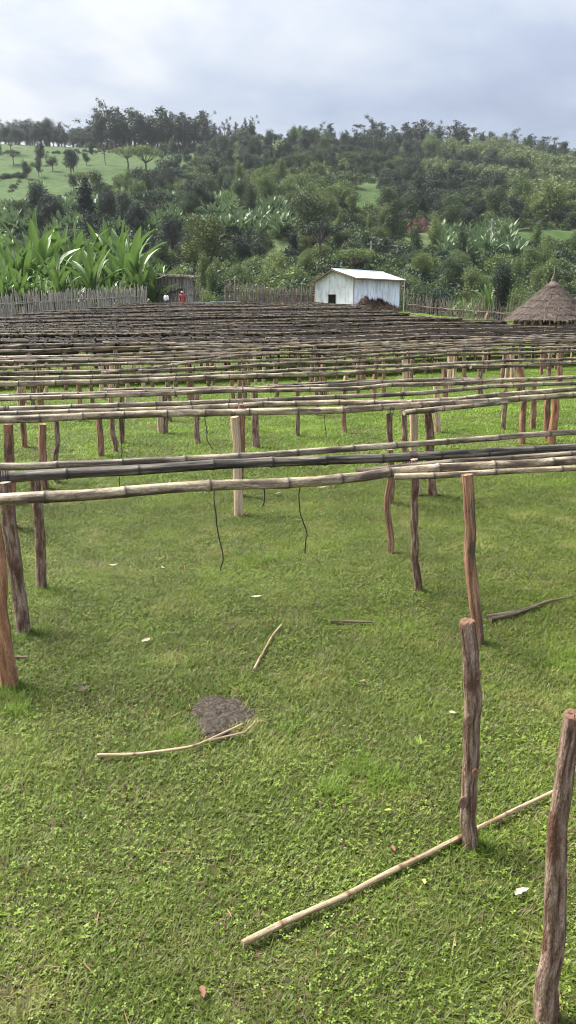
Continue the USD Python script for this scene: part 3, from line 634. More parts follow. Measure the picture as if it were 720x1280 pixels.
cane('thin_straw', 'thin straw lying on the grass near the left edge', 'straw', [(10, 825), (28, 824), (36, 826)], .006, 'twig', seed=8, lift=.02)

def mound(label, px, py, wpx, hpx):
    c = on_ground(px, py); e = on_ground(px + wpx / 2, py); f2 = on_ground(px, py - hpx / 2)
    a, b = abs(e[0] - c[0]), abs(f2[1] - c[1])
    R, A = np.meshgrid(np.linspace(0, 1.0, 26), np.arange(64) * 2 * np.pi / 64, indexing='ij')
    edge = 1 + .95 * (meshkit.fbm(np.stack([np.cos(A) * 2.2 + 4, np.sin(A) * 2.2, np.zeros_like(A)], -1), 4, 3) - .5)
    X, Y = R * edge * a * np.cos(A), R * edge * b * np.sin(A)
    Z = .022 * (1 - R ** 2.2) + .022 * (meshkit.fbm(np.stack([X * 22, Y * 22, np.zeros_like(X)], -1), 5, 6) - .5) * (R < .98) - .012 * (R > .95)
    Z += .008 * np.maximum(0, np.sin(R * 13)) * (1 - R)
    v = np.stack([X, Y, Z], -1).reshape(-1, 3) + c
    i, j = np.meshgrid(np.arange(25), np.arange(64), indexing='ij'); k = 64
    q = np.stack([i * k + j, (i + 1) * k + j, (i + 1) * k + (j + 1) % k, i * k + (j + 1) % k], -1).reshape(-1, 4)
    tag(mesh('dark_mound', v, q, 'dung', smooth=True), label, 'mound')
    return c, a, b
MOUNDS = [mound('flat dark grey crusty mound lying in the grass', 273, 892, 80, 44), mound('small dark clod just below the flat crusty mound', 272, 921, 50, 12)]

def leaf_litter(name, label, cat, px, py, size, mat, seed, n=1):
    n = 1
    rg = np.random.default_rng(seed); g = on_ground(px, py); parts = []
    for k in range(n):
        size_ = size * .62; L_, W_ = size_ * rg.uniform(.7, 1.1), size_ * rg.uniform(.09, .17); az = rg.uniform(0, 6.28) if n > 1 or seed % 2 else rg.uniform(-.5, .5)
        s = np.linspace(0, 1, 9); w = W_ * np.sin(np.pi * s ** .8) ** .8 + .002
        c = np.stack([(s - .5) * L_, L_ * (s - .5) ** 2 * rg.uniform(-.7, .7), .010 + 1.1 * L_ * (s - .5) ** 2 * rg.uniform(-.2, 1)], 1)
        v = np.concatenate([c + np.stack([0 * s, w * (1 + .3 * np.sin(s * 19)), .8 * w], 1), c, c + np.stack([0 * s, -w * (1 + .3 * np.cos(s * 16)), .5 * w], 1)])
        R = np.array([[math.cos(az), -math.sin(az), 0], [math.sin(az), math.cos(az), 0], [0, 0, 1]])
        v = v @ R.T + [rg.uniform(-.5, .5) * size * (n > 1), rg.uniform(-.5, .5) * size * (n > 1), 0]
        f = [[b * 9 + i, (b + 1) * 9 + i, (b + 1) * 9 + i + 1, b * 9 + i + 1] for b in (0, 1) for i in range(8)]
        parts.append((v + g + [0, 0, .012], np.array(f)))
    v, f = join(parts)
    tag(mesh(name, v, f, mat, smooth=True), label, cat)
leaf_litter('dry_husk', 'crumpled white husk on the grass left of centre', 'husk', 184, 806, .09, 'leaf_pale', 1, 3)
leaf_litter('dry_leaf', 'pale curled leaf right above the short thin cane', 'leaf', 320, 751, .12, 'leaf_pale', 2)
leaf_litter('dry_leaf', 'pale dry torn leaf beside the dark corner post', 'leaf', 649, 1123, .075, 'leaf_pale', 4, 2)
leaf_litter('dry_leaf', 'reddish brown leaf lying just above the long cane', 'leaf', 491, 1068, .05, 'leaf_red', 3)
leaf_litter('yellow_leaf', 'small yellow leaf left of the short knotty post', 'leaf', 485, 1020, .035, 'leaf_yellow', 5, 2)
leaf_litter('yellow_leaf', 'small yellow leaf just below the long cane', 'leaf', 530, 1110, .03, 'leaf_yellow', 7, 2)
leaf_litter('dark_leaf', 'dark crumpled leaf on the grass near the left edge', 'leaf', 104, 868, .13, 'leaf_dark', 6, 3)
leaf_litter('dry_leaf', 'white leaf scrap under the nearest rack', 'leaf', 346, 629, .13, 'leaf_pale', 9)
leaf_litter('dry_leaf', 'white leaf scrap right of the hanging wire under the second rack', 'leaf', 402, 614, .13, 'leaf_pale', 10)
leaf_litter('dry_leaf', 'small tan leaf right of the short dark stick', 'leaf', 454, 857, .07, 'straw', 11, 3)
leaf_litter('dry_leaf', 'pale leaf left of the short knotty post', 'leaf', 565, 897, .05, 'leaf_pale', 12)
leaf_litter('dry_leaf', 'brown curled leaf at the bottom edge left of centre', 'leaf', 254, 1248, .05, 'leaf_red', 13, 2)
leaf_litter('dry_leaf', 'small white leaf scrap at the left under the nearest rack', 'leaf', 142, 711, .08, 'leaf_pale', 14)
leaf_litter('dry_leaf', 'small white sliver standing in the grass left of the hanging wire', 'leaf', 203, 714, .06, 'leaf_pale', 15)

# ------------------------------------------------------------------ grass
def blades(n, size, rg, Lr, wr, lean, mat, curl=.5):
    x, y = rg.uniform(-size / 2, size / 2, (2, n)); az = rg.uniform(0, 2 * np.pi, n); L_ = rg.uniform(*Lr, n); w = rg.uniform(*wr, n)
    th = rg.uniform(*lean, n); th2 = th + rg.uniform(.1, .9, n) * curl
    d = np.stack([np.cos(az), np.sin(az), 0 * az], 1); s = np.stack([-np.sin(az), np.cos(az), 0 * az], 1); up = np.array([0, 0, 1.0])
    b = np.stack([x, y, np.full(n, -.004)], 1)
    m_ = b + (L_ * .5)[:, None] * (d * np.sin(th)[:, None] + up * np.cos(th)[:, None])
    e = m_ + (L_ * .5)[:, None] * (d * np.sin(th2)[:, None] + up * np.cos(th2)[:, None]); e[:, 2] = np.maximum(e[:, 2], .004)
    V = np.stack([b - s * w[:, None] / 2, b + s * w[:, None] / 2, m_ + s * w[:, None] * .45, m_ - s * w[:, None] * .45, e], 1)
    F0 = np.array([[0, 1, 2], [0, 2, 3], [3, 2, 4]])
    F = (np.arange(n)[:, None, None] * 5 + F0[None]).reshape(-1, 3)
    return V.reshape(-1, 3), F, None, mat
def clover(n, size, rg, lr, hr, mat):
    x, y = rg.uniform(-size / 2, size / 2, (2, n)); vs, fs, ns = [], [], []
    for k in range(n):
        h, l, a0 = rg.uniform(*hr), rg.uniform(*lr), rg.uniform(0, 6.28); til = rg.normal(0, .35, 2)
        for q in range(rg.integers(2, 4)):
            a = a0 + q * 2.09; d = np.array([math.cos(a), math.sin(a), til[0] * math.cos(a) + til[1] * math.sin(a)]); s = np.array([-math.sin(a), math.cos(a), 0])
            c = np.array([x[k], y[k], h])
            k0 = len(vs) * 4
            vs.append(np.stack([c, c + d * l * .65 - s * l * .42, c + d * l, c + d * l * .65 + s * l * .42])); fs.append([[k0, k0 + 1, k0 + 2], [k0, k0 + 2, k0 + 3]])
            nn = np.array([-til[0], -til[1], 1.0]); ns.append(np.repeat((nn / np.linalg.norm(nn))[None], 4, 0))
    return np.vstack(vs), np.vstack(fs), None, mat
def patches(y0, y1, step, seed, margin=.5, keep=None):
    rg = np.random.default_rng(seed); out = []
    y = y0
    while y < y1:
        half = .415 * (y + .3) * 1.0 + margin
        xs = np.arange(-half, half + step, step)
        out.append(np.stack([xs + rg.uniform(-.4, .4, len(xs)) * step, y + rg.uniform(-.4, .4, len(xs)) * step], 1)); y += step
    p = np.vstack(out)
    if keep is not None: p = p[keep(p)]
    return p, rg
def lay(name, protos, p, rg, smin, smax, label, cat):
    z = terrain(p[:, 0], p[:, 1])
    sc = rg.uniform(smin, smax, len(p)); s3 = np.stack([sc, sc, sc * rg.uniform(.8, 1.25, len(p))], 1)
    scatter(name, protos, rg.integers(0, len(protos), len(p)), np.column_stack([p, z]), rg.uniform(0, 2 * np.pi, len(p)), s3, label, cat)
def off_mound(p):
    ok = np.ones(len(p), bool)
    for c, a, b in MOUNDS: ok &= ((p[:, 0] - c[0]) / (a + .02)) ** 2 + ((p[:, 1] - c[1]) / (b + .02)) ** 2 > 1.1
    return ok
r_ = np.random.default_rng(21)
near = [blades(1500, .32, r_, (.012, .042), (.0018, .0044), (.6, 1.5), 'grass_blade', .5) for _ in range(5)]
p, rg = patches(.75, 7.2, .165, 31, .4, off_mound); lay('grass', near, p, rg, .8, 1.15, 'short turf of fine green grass in the foreground', 'grass')
gd = [blades(200, .32, r_, (.014, .05), (.0016, .0038), (.7, 1.54), 'grass_dry', .4) for _ in range(4)]
p, rg = patches(.75, 9, .24, 39, .4, off_mound); lay('dry_grass', gd, p, rg, .8, 1.3, 'dead tan and brown blades among the green turf', 'grass')
dk = [blades(26, .4, r_, (.008, .03), (.002, .006), (1.0, 1.55), 'leaf_dark', .2) for _ in range(3)]
p, rg = patches(.75, 7, .4, 40, .4, off_mound); lay('dark_litter', dk, p, rg, .8, 1.3, 'dark rotted leaf bits between the grass blades', 'litter')
ros = [blades(7, .012, r_, (.03, .055), (.011, .017), (1.05, 1.4), 'clover_leaf', .3) for _ in range(3)]
p, rg = patches(.8, 7, .42, 41); p = p[rg.random(len(p)) < .6]; lay('broad_weeds', ros, p, rg, .6, 1.2, 'small rosettes of broad weed leaves in the turf', 'weeds')
clo = [clover(170, .34, r_, (.0035, .0078), (.004, .02), 'clover_leaf') for _ in range(4)]
p, rg = patches(.75, 7.2, .25, 32, .4, off_mound); lay('clover', clo, p, rg, .7, 1.2, 'small round clover leaves growing through the turf', 'clover')
tall = [blades(48, .14, r_, (.06, .13), (.0025, .005), (.25, 1.1), 'grass_mid', .8) for _ in range(3)]
cl = [on_ground(*q)[:2] for q in [(438, 962), (455, 975), (420, 985), (20, 862), (-4, 870), (35, 875), (15, 885), (705, 822), (690, 832), (716, 836), (470, 965), (500, 985), (340, 700), (310, 705), (360, 698), (180, 640), (590, 1062), (600, 1064), (30, 795), (55, 740)]]
rg = np.random.default_rng(5); p = np.array([np.array(c) + rg.normal(0, .04, 2) for c in cl for _ in range(4)])
p2, _ = patches(.8, 8, .55, 33); p2 = p2[rg.random(len(p2)) < .3]
lay('tall_grass', tall, np.vstack([p, p2]), rg, .35, .68, 'taller tufts of grass here and there in the turf', 'grass')
dry = [blades(46, .4, r_, (.012, .09), (.0014, .0042), (1.2, 1.56), 'straw', .15) for _ in range(4)]
p, rg = patches(.8, 14, .34, 34); p = p[rg.random(len(p)) < .85]; lay('dry_straw', dry, p, rg, .6, 1.3, 'bits of dry straw scattered in the turf', 'straw')
mid = [blades(1500, .8, r_, (.02, .055), (.004, .010), (.6, 1.5), 'grass_mid', .6) for _ in range(4)]
p, rg = patches(7.0, 20, .5, 35, .8); lay('middle_grass', mid, p, rg, .8, 1.25, 'green turf between the nearer drying racks', 'grass')
far_ = [blades(900, 2.0, r_, (.05, .12), (.010, .02), (.6, 1.5), 'grass_mid', .6) for _ in range(4)]
p, rg = patches(20, 84, 1.5, 36, 2); lay('far_grass', far_, p, rg, .8, 1.3, 'green turf among the far racks up to the fences', 'grass')
# ------------------------------------------------------------------ fences
def fence(label, pts, hgt, spacing, r, mat, seed, rails=(.62,), lean=.05, rag=.16):
    rg = np.random.default_rng(seed)
    pts = np.asarray(pts, float); s = np.concatenate([[0], np.cumsum(np.linalg.norm(np.diff(pts, axis=0), axis=1))])
    base = np.array([*pts[0], gz(*pts[0])]); t = thing('stick_fence', label, 'fence', base)
    at = lambda q: np.array([np.interp(q, s, pts[:, 0]), np.interp(q, s, pts[:, 1])])
    q, n = 0.0, 0
    hs = np.interp(np.linspace(0, 1, 60), np.linspace(0, 1, len(hgt)), hgt)
    extra = []
    while q < s[-1]:
        xy = at(q) + rg.normal(0, .035, 2); g = np.array([*xy, gz(*xy)])
        h = np.interp(q / s[-1], np.linspace(0, 1, 60), hs) * (1 + rg.normal(0, rag * .5)) + (rg.random() < .12) * rg.uniform(.1, .45)
        ln = rg.normal(0, lean, 2); mid = rg.normal(0, .03, 2)
        p = np.array([g - [0, 0, .15], g + [ln[0] * .5 * h + mid[0], ln[1] * .5 * h + mid[1], h * .5], g + [ln[0] * h, ln[1] * h, h]])
        rr = r * rg.uniform(.6, 1.35)
        v, f, uv = tube(p - base, [rr, rr * .95, rr * .7], 5, True, rg.uniform(0, 40))
        if n < 290: mesh('paling', v, f, mat, parent=P(t), uv=uv, smooth=True)
        n += 1; q += spacing * rg.uniform(.6, 1.4)
    for rh in rails:
        k = np.arange(0, s[-1], .5)
        for off in (-.07, .07):
            p = np.array([[*(at(a) + [0, off]), gz(*at(a)) + rh * np.interp(a / s[-1], np.linspace(0, 1, 60), hs) + .05 * math.sin(a * 1.9 + off * 20) + rg.normal(0, .02)] for a in k])
            v, f, uv = tube(p - base, np.full(len(p), .028), 5); mesh('rail', v, f, mat, parent=P(t), uv=uv, smooth=True)
    return t
fence('pale grey stick fence at the left in front of the big enset leaves', [(-25, 52.5), (-21.3, 54.5), (-17, 57), (-13.6, 60), (-11.4, 62.2)], [1.75, 1.78, 1.75, 1.8, 1.9], .061, .043, 'paling', 1, (.66,), .03, .13)
fence('brown stick fence between the woven hut and the white shed', [(-9.2, 71.5), (-7.9, 72)], [2.2, 2.1], .07, .035, 'paling_brown', 2)
fence('long brown stick fence behind the racks left of the white shed', [(-5.9, 72.5), (-3.6, 73), (-.5, 73.6), (2.4, 74.3)], [2.5, 2.15, 2.0, 1.9], .06, .036, 'paling_brown', 3, (.4, .75))
fence('thin sparse stick fence between the white shed and the thatched hut', [(11.4, 74), (13.6, 70), (15.6, 66), (18, 62.5), (20.5, 60)], [1.6, 1.5, 1.4, 1.4, 1.5], .11, .022, 'paling_brown', 4, (.55,), .09, .3)

# ------------------------------------------------------------------ white shed
def shed():
    C0, s, w = np.array([6.1, 72.0]), np.array([.6, .8]), np.array([-.8, .6])
    LN, WD, ZB, ZR, ZA, ZL = 8.8, 4.4, gz(8, 75) - .35, 4.05, 4.72, 3.62
    base = np.array([*C0, gz(*C0)])
    t = thing('white_shed', 'white sheet-metal shed with low gable roof and dark doorway', 'shed', base)
    up = np.array([0, 0, 1.0])
    W3 = lambda a, b, z: np.array([*(C0 + s * a + w * b), z])
    def top(b): return ZR + (ZA - ZR) * b / (WD / 2) if b < WD / 2 else ZA + (ZL - ZA) * (b - WD / 2) / (WD / 2)
    def sheet_(P0, P1, z0, ztop, nrm, name='wall_sheet', waves=11, proud=0.0):
        n = waves * 4 + 1; k = np.linspace(0, 1, n)
        off = .012 * np.sin(k * waves * 2 * np.pi) + proud
        xy = P0 + (P1 - P0) * k[:, None] + nrm * off[:, None]
        zt = np.array([ztop(q) for q in k]); zb = np.array([z0(q) for q in k]) if callable(z0) else np.full(n, z0)
        rows = [np.column_stack([xy, zb + (zt - zb) * a]) for a in (0, .5, 1)]
        v = np.vstack(rows) - base
        f = [[r * n + i, r * n + i + 1, (r + 1) * n + i + 1, (r + 1) * n + i] for r in range(2) for i in range(n - 1)]
        mesh(name, v, np.array(f), 'shed_sheet', parent=P(t), smooth=True)
    rg = np.random.default_rng(3)
    ns, nw = -w, -s
    m_ = 11; e = np.linspace(0, LN, m_ + 1)
    for i in range(m_):                                   # long walls: near side and far side
        sheet_(C0 + s * (e[i] - .02), C0 + s * (e[i + 1] + .02), ZB, lambda q: ZR - .03, ns, proud=.006 * (i % 2))
        sheet_(C0 + w * WD + s * e[i], C0 + w * WD + s * e[i + 1], ZB, lambda q: ZL - .05, -ns, proud=.006 * (i % 2))
    g = [0, .9, 1.8, 2.0, 2.78, 3.6, WD]
    for i in range(6):                                    # gable with doorway
        b0, b1 = g[i], g[i + 1]
        zt = lambda q, b0=b0, b1=b1: top(b0 + (b1 - b0) * q) - .03
        zb = 2.45 if i == 3 else ZB
        sheet_(C0 + w * b0, C0 + w * b1, zb, zt, nw, waves=max(3, int((b1 - b0) * 12)), proud=.005 * (i % 2))
    for i in range(5):
        b0, b1 = i * WD / 5, (i + 1) * WD / 5
        sheet_(C0 + s * LN + w * b0, C0 + s * LN + w * b1, ZB, lambda q, b0=b0, b1=b1: top(b0 + (b1 - b0) * q) - .03, -nw, proud=.005 * (i % 2))
    def bar(a, b, th, mat, name):
        v, f, uv = tube(np.array([a, b]) - base, np.array([th, th]), 4); mesh(name, v, f, mat, parent=P(t), uv=uv)
    for a, b in ((0, 0), (LN, 0), (0, WD), (LN, WD)): bar(W3(a, b, ZB), W3(a, b, (ZR if b == 0 else ZL) - .05), .06, 'wood_pale', 'corner_post')
    for b in (1.98, 2.80): bar(W3(-.03, b, ZB), W3(-.03, b, 2.47), .035, 'wood_bark', 'door_jamb')
    bar(W3(-.03, 1.94, 2.48), W3(-.03, 2.84, 2.48), .035, 'wood_bark', 'door_head')
    # dark door leaf standing open inside
    # roof sheets
    for side, (b0, z0, b1, z1) in enumerate(((WD / 2, ZA, -.45, ZR - .45 * (ZA - ZR) / (WD / 2)), (WD / 2, ZA, WD + .55, ZL - .55 * (ZA - ZL) / (WD / 2)))):
        kk = np.linspace(-.45, LN + .4, 13)
        for i in range(12):
            n = 33; u = np.linspace(kk[i] - .03, kk[i + 1] + .03, n)
            rows = []
            for b, z in ((b0, z0 + .05), ((b0 + b1) / 2, (z0 + z1) / 2 + .05), (b1, z1 + .05)):
                rows.append(np.array([W3(a, b, z + .014 * math.sin((a) * 2 * np.pi / .1) + .004 * (i % 2)) for a in u]))
            v = np.vstack(rows) - base; f = [[r * n + j, r * n + j + 1, (r + 1) * n + j + 1, (r + 1) * n + j] for r in range(2) for j in range(n - 1)]
            if side == 0: f = [q[::-1] for q in f]
            mesh('roof_sheet', v, np.array(f), 'shed_roof', parent=P(t), smooth=True)
        for a in (-.42, LN + .37): bar(W3(a, b0, z0 - .06), W3(a, b1, z1 - .06), .07, 'wood_bark', 'verge_board')
        bar(W3(-.45, b1, z1 - .05), W3(LN + .4, b1, z1 - .05), .06, 'wood_bark', 'eaves_board')
    bar(W3(-.46, WD / 2, ZA + .06), W3(LN + .41, WD / 2, ZA + .06), .09, 'shed_roof', 'ridge_cap')
    return C0, s, w
C0, SD, WD_ = shed()

def heap(label, name, cat, c, a, b, h, ang, mat, seed, lumps=.5, fuzz=0):
    rg = np.random.default_rng(seed)
    R, A = np.meshgrid(np.linspace(0, 1, 22), np.arange(56) * 2 * np.pi / 56, indexing='ij')
    X, Y = R * np.cos(A), R * np.sin(A)
    Z = h * (1 - R ** 1.7) * (.65 + lumps * 1.4 * (meshkit.fbm(np.stack([X * 2.2 + seed, Y * 2.2, 0 * X], -1), 4, seed) - .3))
    if seed == 4: Z = h * np.maximum.reduce([np.exp(-((X - cx_) / .17) ** 2 - ((Y - .1) / .5) ** 2) * hh_ for cx_, hh_ in ((-.62, .9), (-.28, .72), (.0, .75), (.3, .55), (.6, .36))] + [.45 * (1 - R ** 2)]) * (.8 + .6 * (meshkit.fbm(np.stack([X * 4, Y * 4, 0 * X], -1), 4, 8)))
    Z = np.maximum(Z, 0) + .12 * (meshkit.fbm(np.stack([X * 9, Y * 9, 0 * X], -1), 3, seed + 2) - .5) * h
    x, y = X * a * math.cos(ang) - Y * b * math.sin(ang), X * a * math.sin(ang) + Y * b * math.cos(ang)
    g = terrain(x + c[0], y + c[1]); base = np.array([c[0], c[1], gz(*c)])
    v = np.stack([x + c[0], y + c[1], g + Z - .08 * (R > .98)], -1).reshape(-1, 3)
    i, j = np.meshgrid(np.arange(21), np.arange(56), indexing='ij'); k = 56
    q = np.stack([i * k + j, (i + 1) * k + j, (i + 1) * k + (j + 1) % k, i * k + (j + 1) % k], -1).reshape(-1, 4)
    t = thing(name, label, cat, base)
    mesh('heap_body', v - base, q, mat, parent=P(t), smooth=True)
    if fuzz:
        o = v[rg.integers(0, len(v), fuzz)] - base; d = rg.normal(0, 1, (fuzz, 3)); d[:, 2] = np.abs(d[:, 2]) * .8; d /= np.linalg.norm(d, axis=1, keepdims=True)
        L_ = rg.uniform(.12, .4, fuzz)[:, None]; sv = np.cross(d, [0, 0, 1.0]) * .014
        V = np.stack([o - d * L_ * .3 - sv, o - d * L_ * .3 + sv, o + d * L_ + sv, o + d * L_ - sv], 1).reshape(-1, 3)
        tag(mesh('loose_stalks', V, np.arange(fuzz * 4).reshape(-1, 4), mat, parent=P(t)), kind='stuff')
hc = C0 + SD * 2.4 - WD_ * 1.6
heap('dark brown heap of coffee husk and stalks against the white shed', 'husk_heap', 'heap', hc, 4.3, 1.6, 1.35, math.atan2(SD[1], SD[0]), 'husk', 4, .6, 3500)

# ------------------------------------------------------------------ woven hut behind the left fence
def woven_hut():
    a, b = at_y(190, 370, 67.0), at_y(237, 370, 68.5)
    x0, x1, y0, dep = a[0], b[0], 67.2, 2.6
    zb, zt = gz((x0 + x1) / 2, 68) - .2, at_y(210, 346, 67.5)[2]
    base = np.array([(x0 + x1) / 2, y0, zb]); t = thing('woven_hut', 'small woven bamboo hut with flat roof behind the two people', 'hut', base)
    rg = np.random.default_rng(8)
    def stick(p, q, r, mat, name, sides=5):
        v, f, uv = tube(np.array([p, (np.array(p) + q) / 2 + rg.normal(0, .01, 3), q]) - base, np.full(3, r), sides, True, rg.uniform(0, 30)); mesh(name, v, f, mat, parent=P(t), uv=uv, smooth=True)
    for side in range(3):
        A, B = [((x0, y0), (x1, y0)), ((x1, y0), (x1 + .1, y0 + dep)), ((x0, y0), (x0, y0 + dep))][side]
        A, B = np.array(A), np.array(B); n = int(np.linalg.norm(B - A) / .115)
        for i in range(n + 1):
            q = A + (B - A) * i / n; stick([*q, zb], [*(q + rg.normal(0, .015, 2)), zt + rg.normal(0, .03)], .046, 'paling', 'wall_cane')
        for k in range(5):
            z = zb + .3 + k * (zt - zb - .45) / 4; o = np.array([.0, -.06]) if side == 0 else np.array([.06 if side == 1 else -.06, 0])
            stick([*(A + o), z + rg.normal(0, .03)], [*(B + o), z + rg.normal(0, .03)], .03, 'paling', 'band')
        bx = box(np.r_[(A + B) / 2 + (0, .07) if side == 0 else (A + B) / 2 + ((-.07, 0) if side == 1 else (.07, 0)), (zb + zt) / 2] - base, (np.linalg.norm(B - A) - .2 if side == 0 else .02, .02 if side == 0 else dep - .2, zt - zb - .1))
        mesh('mud_lining', *bx, 'dark_void', parent=P(t))  # near-black panel painted in for the unlit inside behind the canes
    for i in range(14):
        x = x0 - .2 + i * (x1 - x0 + .9) / 13
        z = zt + .22 - .018 * i
        stick([x, y0 - .45, z - .05 + rg.normal(0, .02)], [x + .05, y0 + dep + .3, z + .1], .10, 'paling_brown', 'roof_pole', 6)
    stick([x0 - .3, y0 - .1, zt + .12], [x1 + .7, y0 - .1, zt - .06], .06, 'paling', 'roof_beam')
woven_hut()

# ------------------------------------------------------------------ round thatched hut
def tukul():
    Y = 42.0
    ap, ev = at_y(692, 350, Y), at_y(692, 400, Y)
    R = 2.38; cx, cy = ap[0], Y; zb = gz(cx, cy); base = np.array([cx, cy, zb]); ze, za = ev[2] - .05, ap[2]
    t = thing('thatched_hut', 'round hut with conical grey thatch roof at the right edge', 'hut', base)
    rg = np.random.default_rng(12)
    prof = lambda q: R * (q ** 1.06)              # q: 0 at the apex, 1 at the eaves
    lay_ = 6
    for k in range(lay_):
        q0, q1 = k / lay_, min(1.0, (k + 1) / lay_ + .045)
        na, nr = 96, 7
        Q, A = np.meshgrid(np.linspace(max(q0 - .02, .015), q1, nr), np.arange(na) * 2 * np.pi / na, indexing='ij')
        last = np.linspace(0, 1, nr)[:, None] ** 3
        rag = (meshkit.fbm(np.stack([np.cos(A) * 9, np.sin(A) * 9, np.full_like(A, k * 3.3)], -1), 3, k) - .5)
        Q2 = Q + last * rag * .06
        lump = (meshkit.fbm(np.stack([np.cos(A) * 5 * Q, np.sin(A) * 5 * Q, np.full_like(A, k * .7)], -1), 4, 30 + k) - .5) * .16
        rr = prof(Q2) + lump * .6; z = za + (ze - za) * Q2 + .05 + .05 * last + lump
        v = np.stack([rr * np.cos(A), rr * np.sin(A), z - zb], -1).reshape(-1, 3)
        i, j = np.meshgrid(np.arange(nr - 1), np.arange(na), indexing='ij')
        f = np.stack([i * na + j, (i + 1) * na + j, (i + 1) * na + (j + 1) % na, i * na + (j + 1) % na], -1).reshape(-1, 4)
        mesh('thatch_layer', v, f, 'thatch', parent=P(t), smooth=True)
    n = 5200; q = rg.uniform(.03, 1.0, n) ** .6; a = rg.uniform(0, 2 * np.pi, n); L_ = rg.uniform(.03, .09, n)
    def sp(q_, lift): r_ = prof(q_) + lift; return np.stack([r_ * np.cos(a), r_ * np.sin(a), za + (ze - za) * q_ + .07 + lift - zb], 1)
    A0, B0 = sp(q, .03), sp(q + L_, .06 + rg.normal(0, .02, n)); s3 = np.stack([-np.sin(a), np.cos(a), 0 * a], 1) * .011
    V = np.stack([A0 - s3, A0 + s3, B0 + s3 * .6, B0 - s3 * .6], 1).reshape(-1, 3)
    tag(mesh('thatch_strands', V, np.arange(n * 4).reshape(-1, 4), 'thatch_strand', parent=P(t)), kind='stuff')
    # topknot
    rr = [.10, .13, .11, .08, .05, .02]; p = np.array([[0, 0, za - zb - .10 + .09 * i] for i in range(6)])
    v, f, uv = tube(p, rr, 10); mesh('topknot', v, f, 'thatch', parent=P(t), uv=uv, smooth=True)
    v, f, uv = tube(np.array([[0, 0, za - zb + .2], [.01, 0, za - zb + .75]]), [.02, .01], 6); mesh('spike', v, f, 'paling', parent=P(t), uv=uv)
    # wall of upright stakes with a dark doorway on the near left side
    rw = R - .55
    for k in range(64):
        a = k * 2 * np.pi / 64
        if -2.15 < (a if a < np.pi else a - 2 * np.pi) < -1.78: continue
        pz = np.array([[rw * math.cos(a), rw * math.sin(a), -.1], [rw * math.cos(a) + rg.normal(0, .02), rw * math.sin(a), .6], [rw * math.cos(a), rw * math.sin(a), ze - zb + .35]])
        v, f, uv = tube(pz, np.full(3, rg.uniform(.06, .095)), 6, True, rg.uniform(0, 30)); mesh('wall_stake', v, f, 'paling_brown', parent=P(t), uv=uv, smooth=True)
    c = trimesh.creation.cylinder(rw - .12, ze - zb + .2, sections=40); c.apply_translation([0, 0, (ze - zb + .2) / 2]); mesh('inner_wall', c.vertices, c.faces, 'dark_void', parent=P(t))  # near-black core stands in for the unlit room behind stakes and doorway
    for k in range(14):
        a = -2.9 + k * .2; pz = np.array([[(R - .18) * math.cos(a), (R - .18) * math.sin(a), -.1], [(R - .2) * math.cos(a), (R - .2) * math.sin(a), ze - zb + .08]])
        v, f, uv = tube(pz, [.05, .045], 6, True, k); mesh('eaves_post', v, f, 'wood_pale', parent=P(t), uv=uv, smooth=True)
tukul()

# bare poles
def bare_pole(label, bpx, tpx, Y, r, mat, cross=False):
    b = at_y(bpx[0], bpx[1], Y); b[2] = gz(b[0], Y) - .1; tp = at_y(tpx[0], tpx[1], Y)
    t = thing('bare_pole' if not cross else 'utility_pole', label, 'pole', b)
    post(b, tp, r * 1.15, r * .8, 'shaft', mat, P(t), b, int(bpx[0]), 8, .3, .02)
    if cross:
        v, f = box(tp - b + [0, 0, -.5], (1.3, .1, .1)); mesh('crossarm', v, f, mat, parent=P(t))
bare_pole('thin bare pole standing just right of the white shed', (504, 398), (506, 346), 66, .035, 'paling')
bare_pole('grey utility pole on the slope above the thatched hut', (615, 296), (615, 273), 150, .14, 'pole_grey', True)
bare_pole('short grey utility pole on the slope above the white shed', (464, 316), (464, 301), 130, .13, 'pole_grey', True)

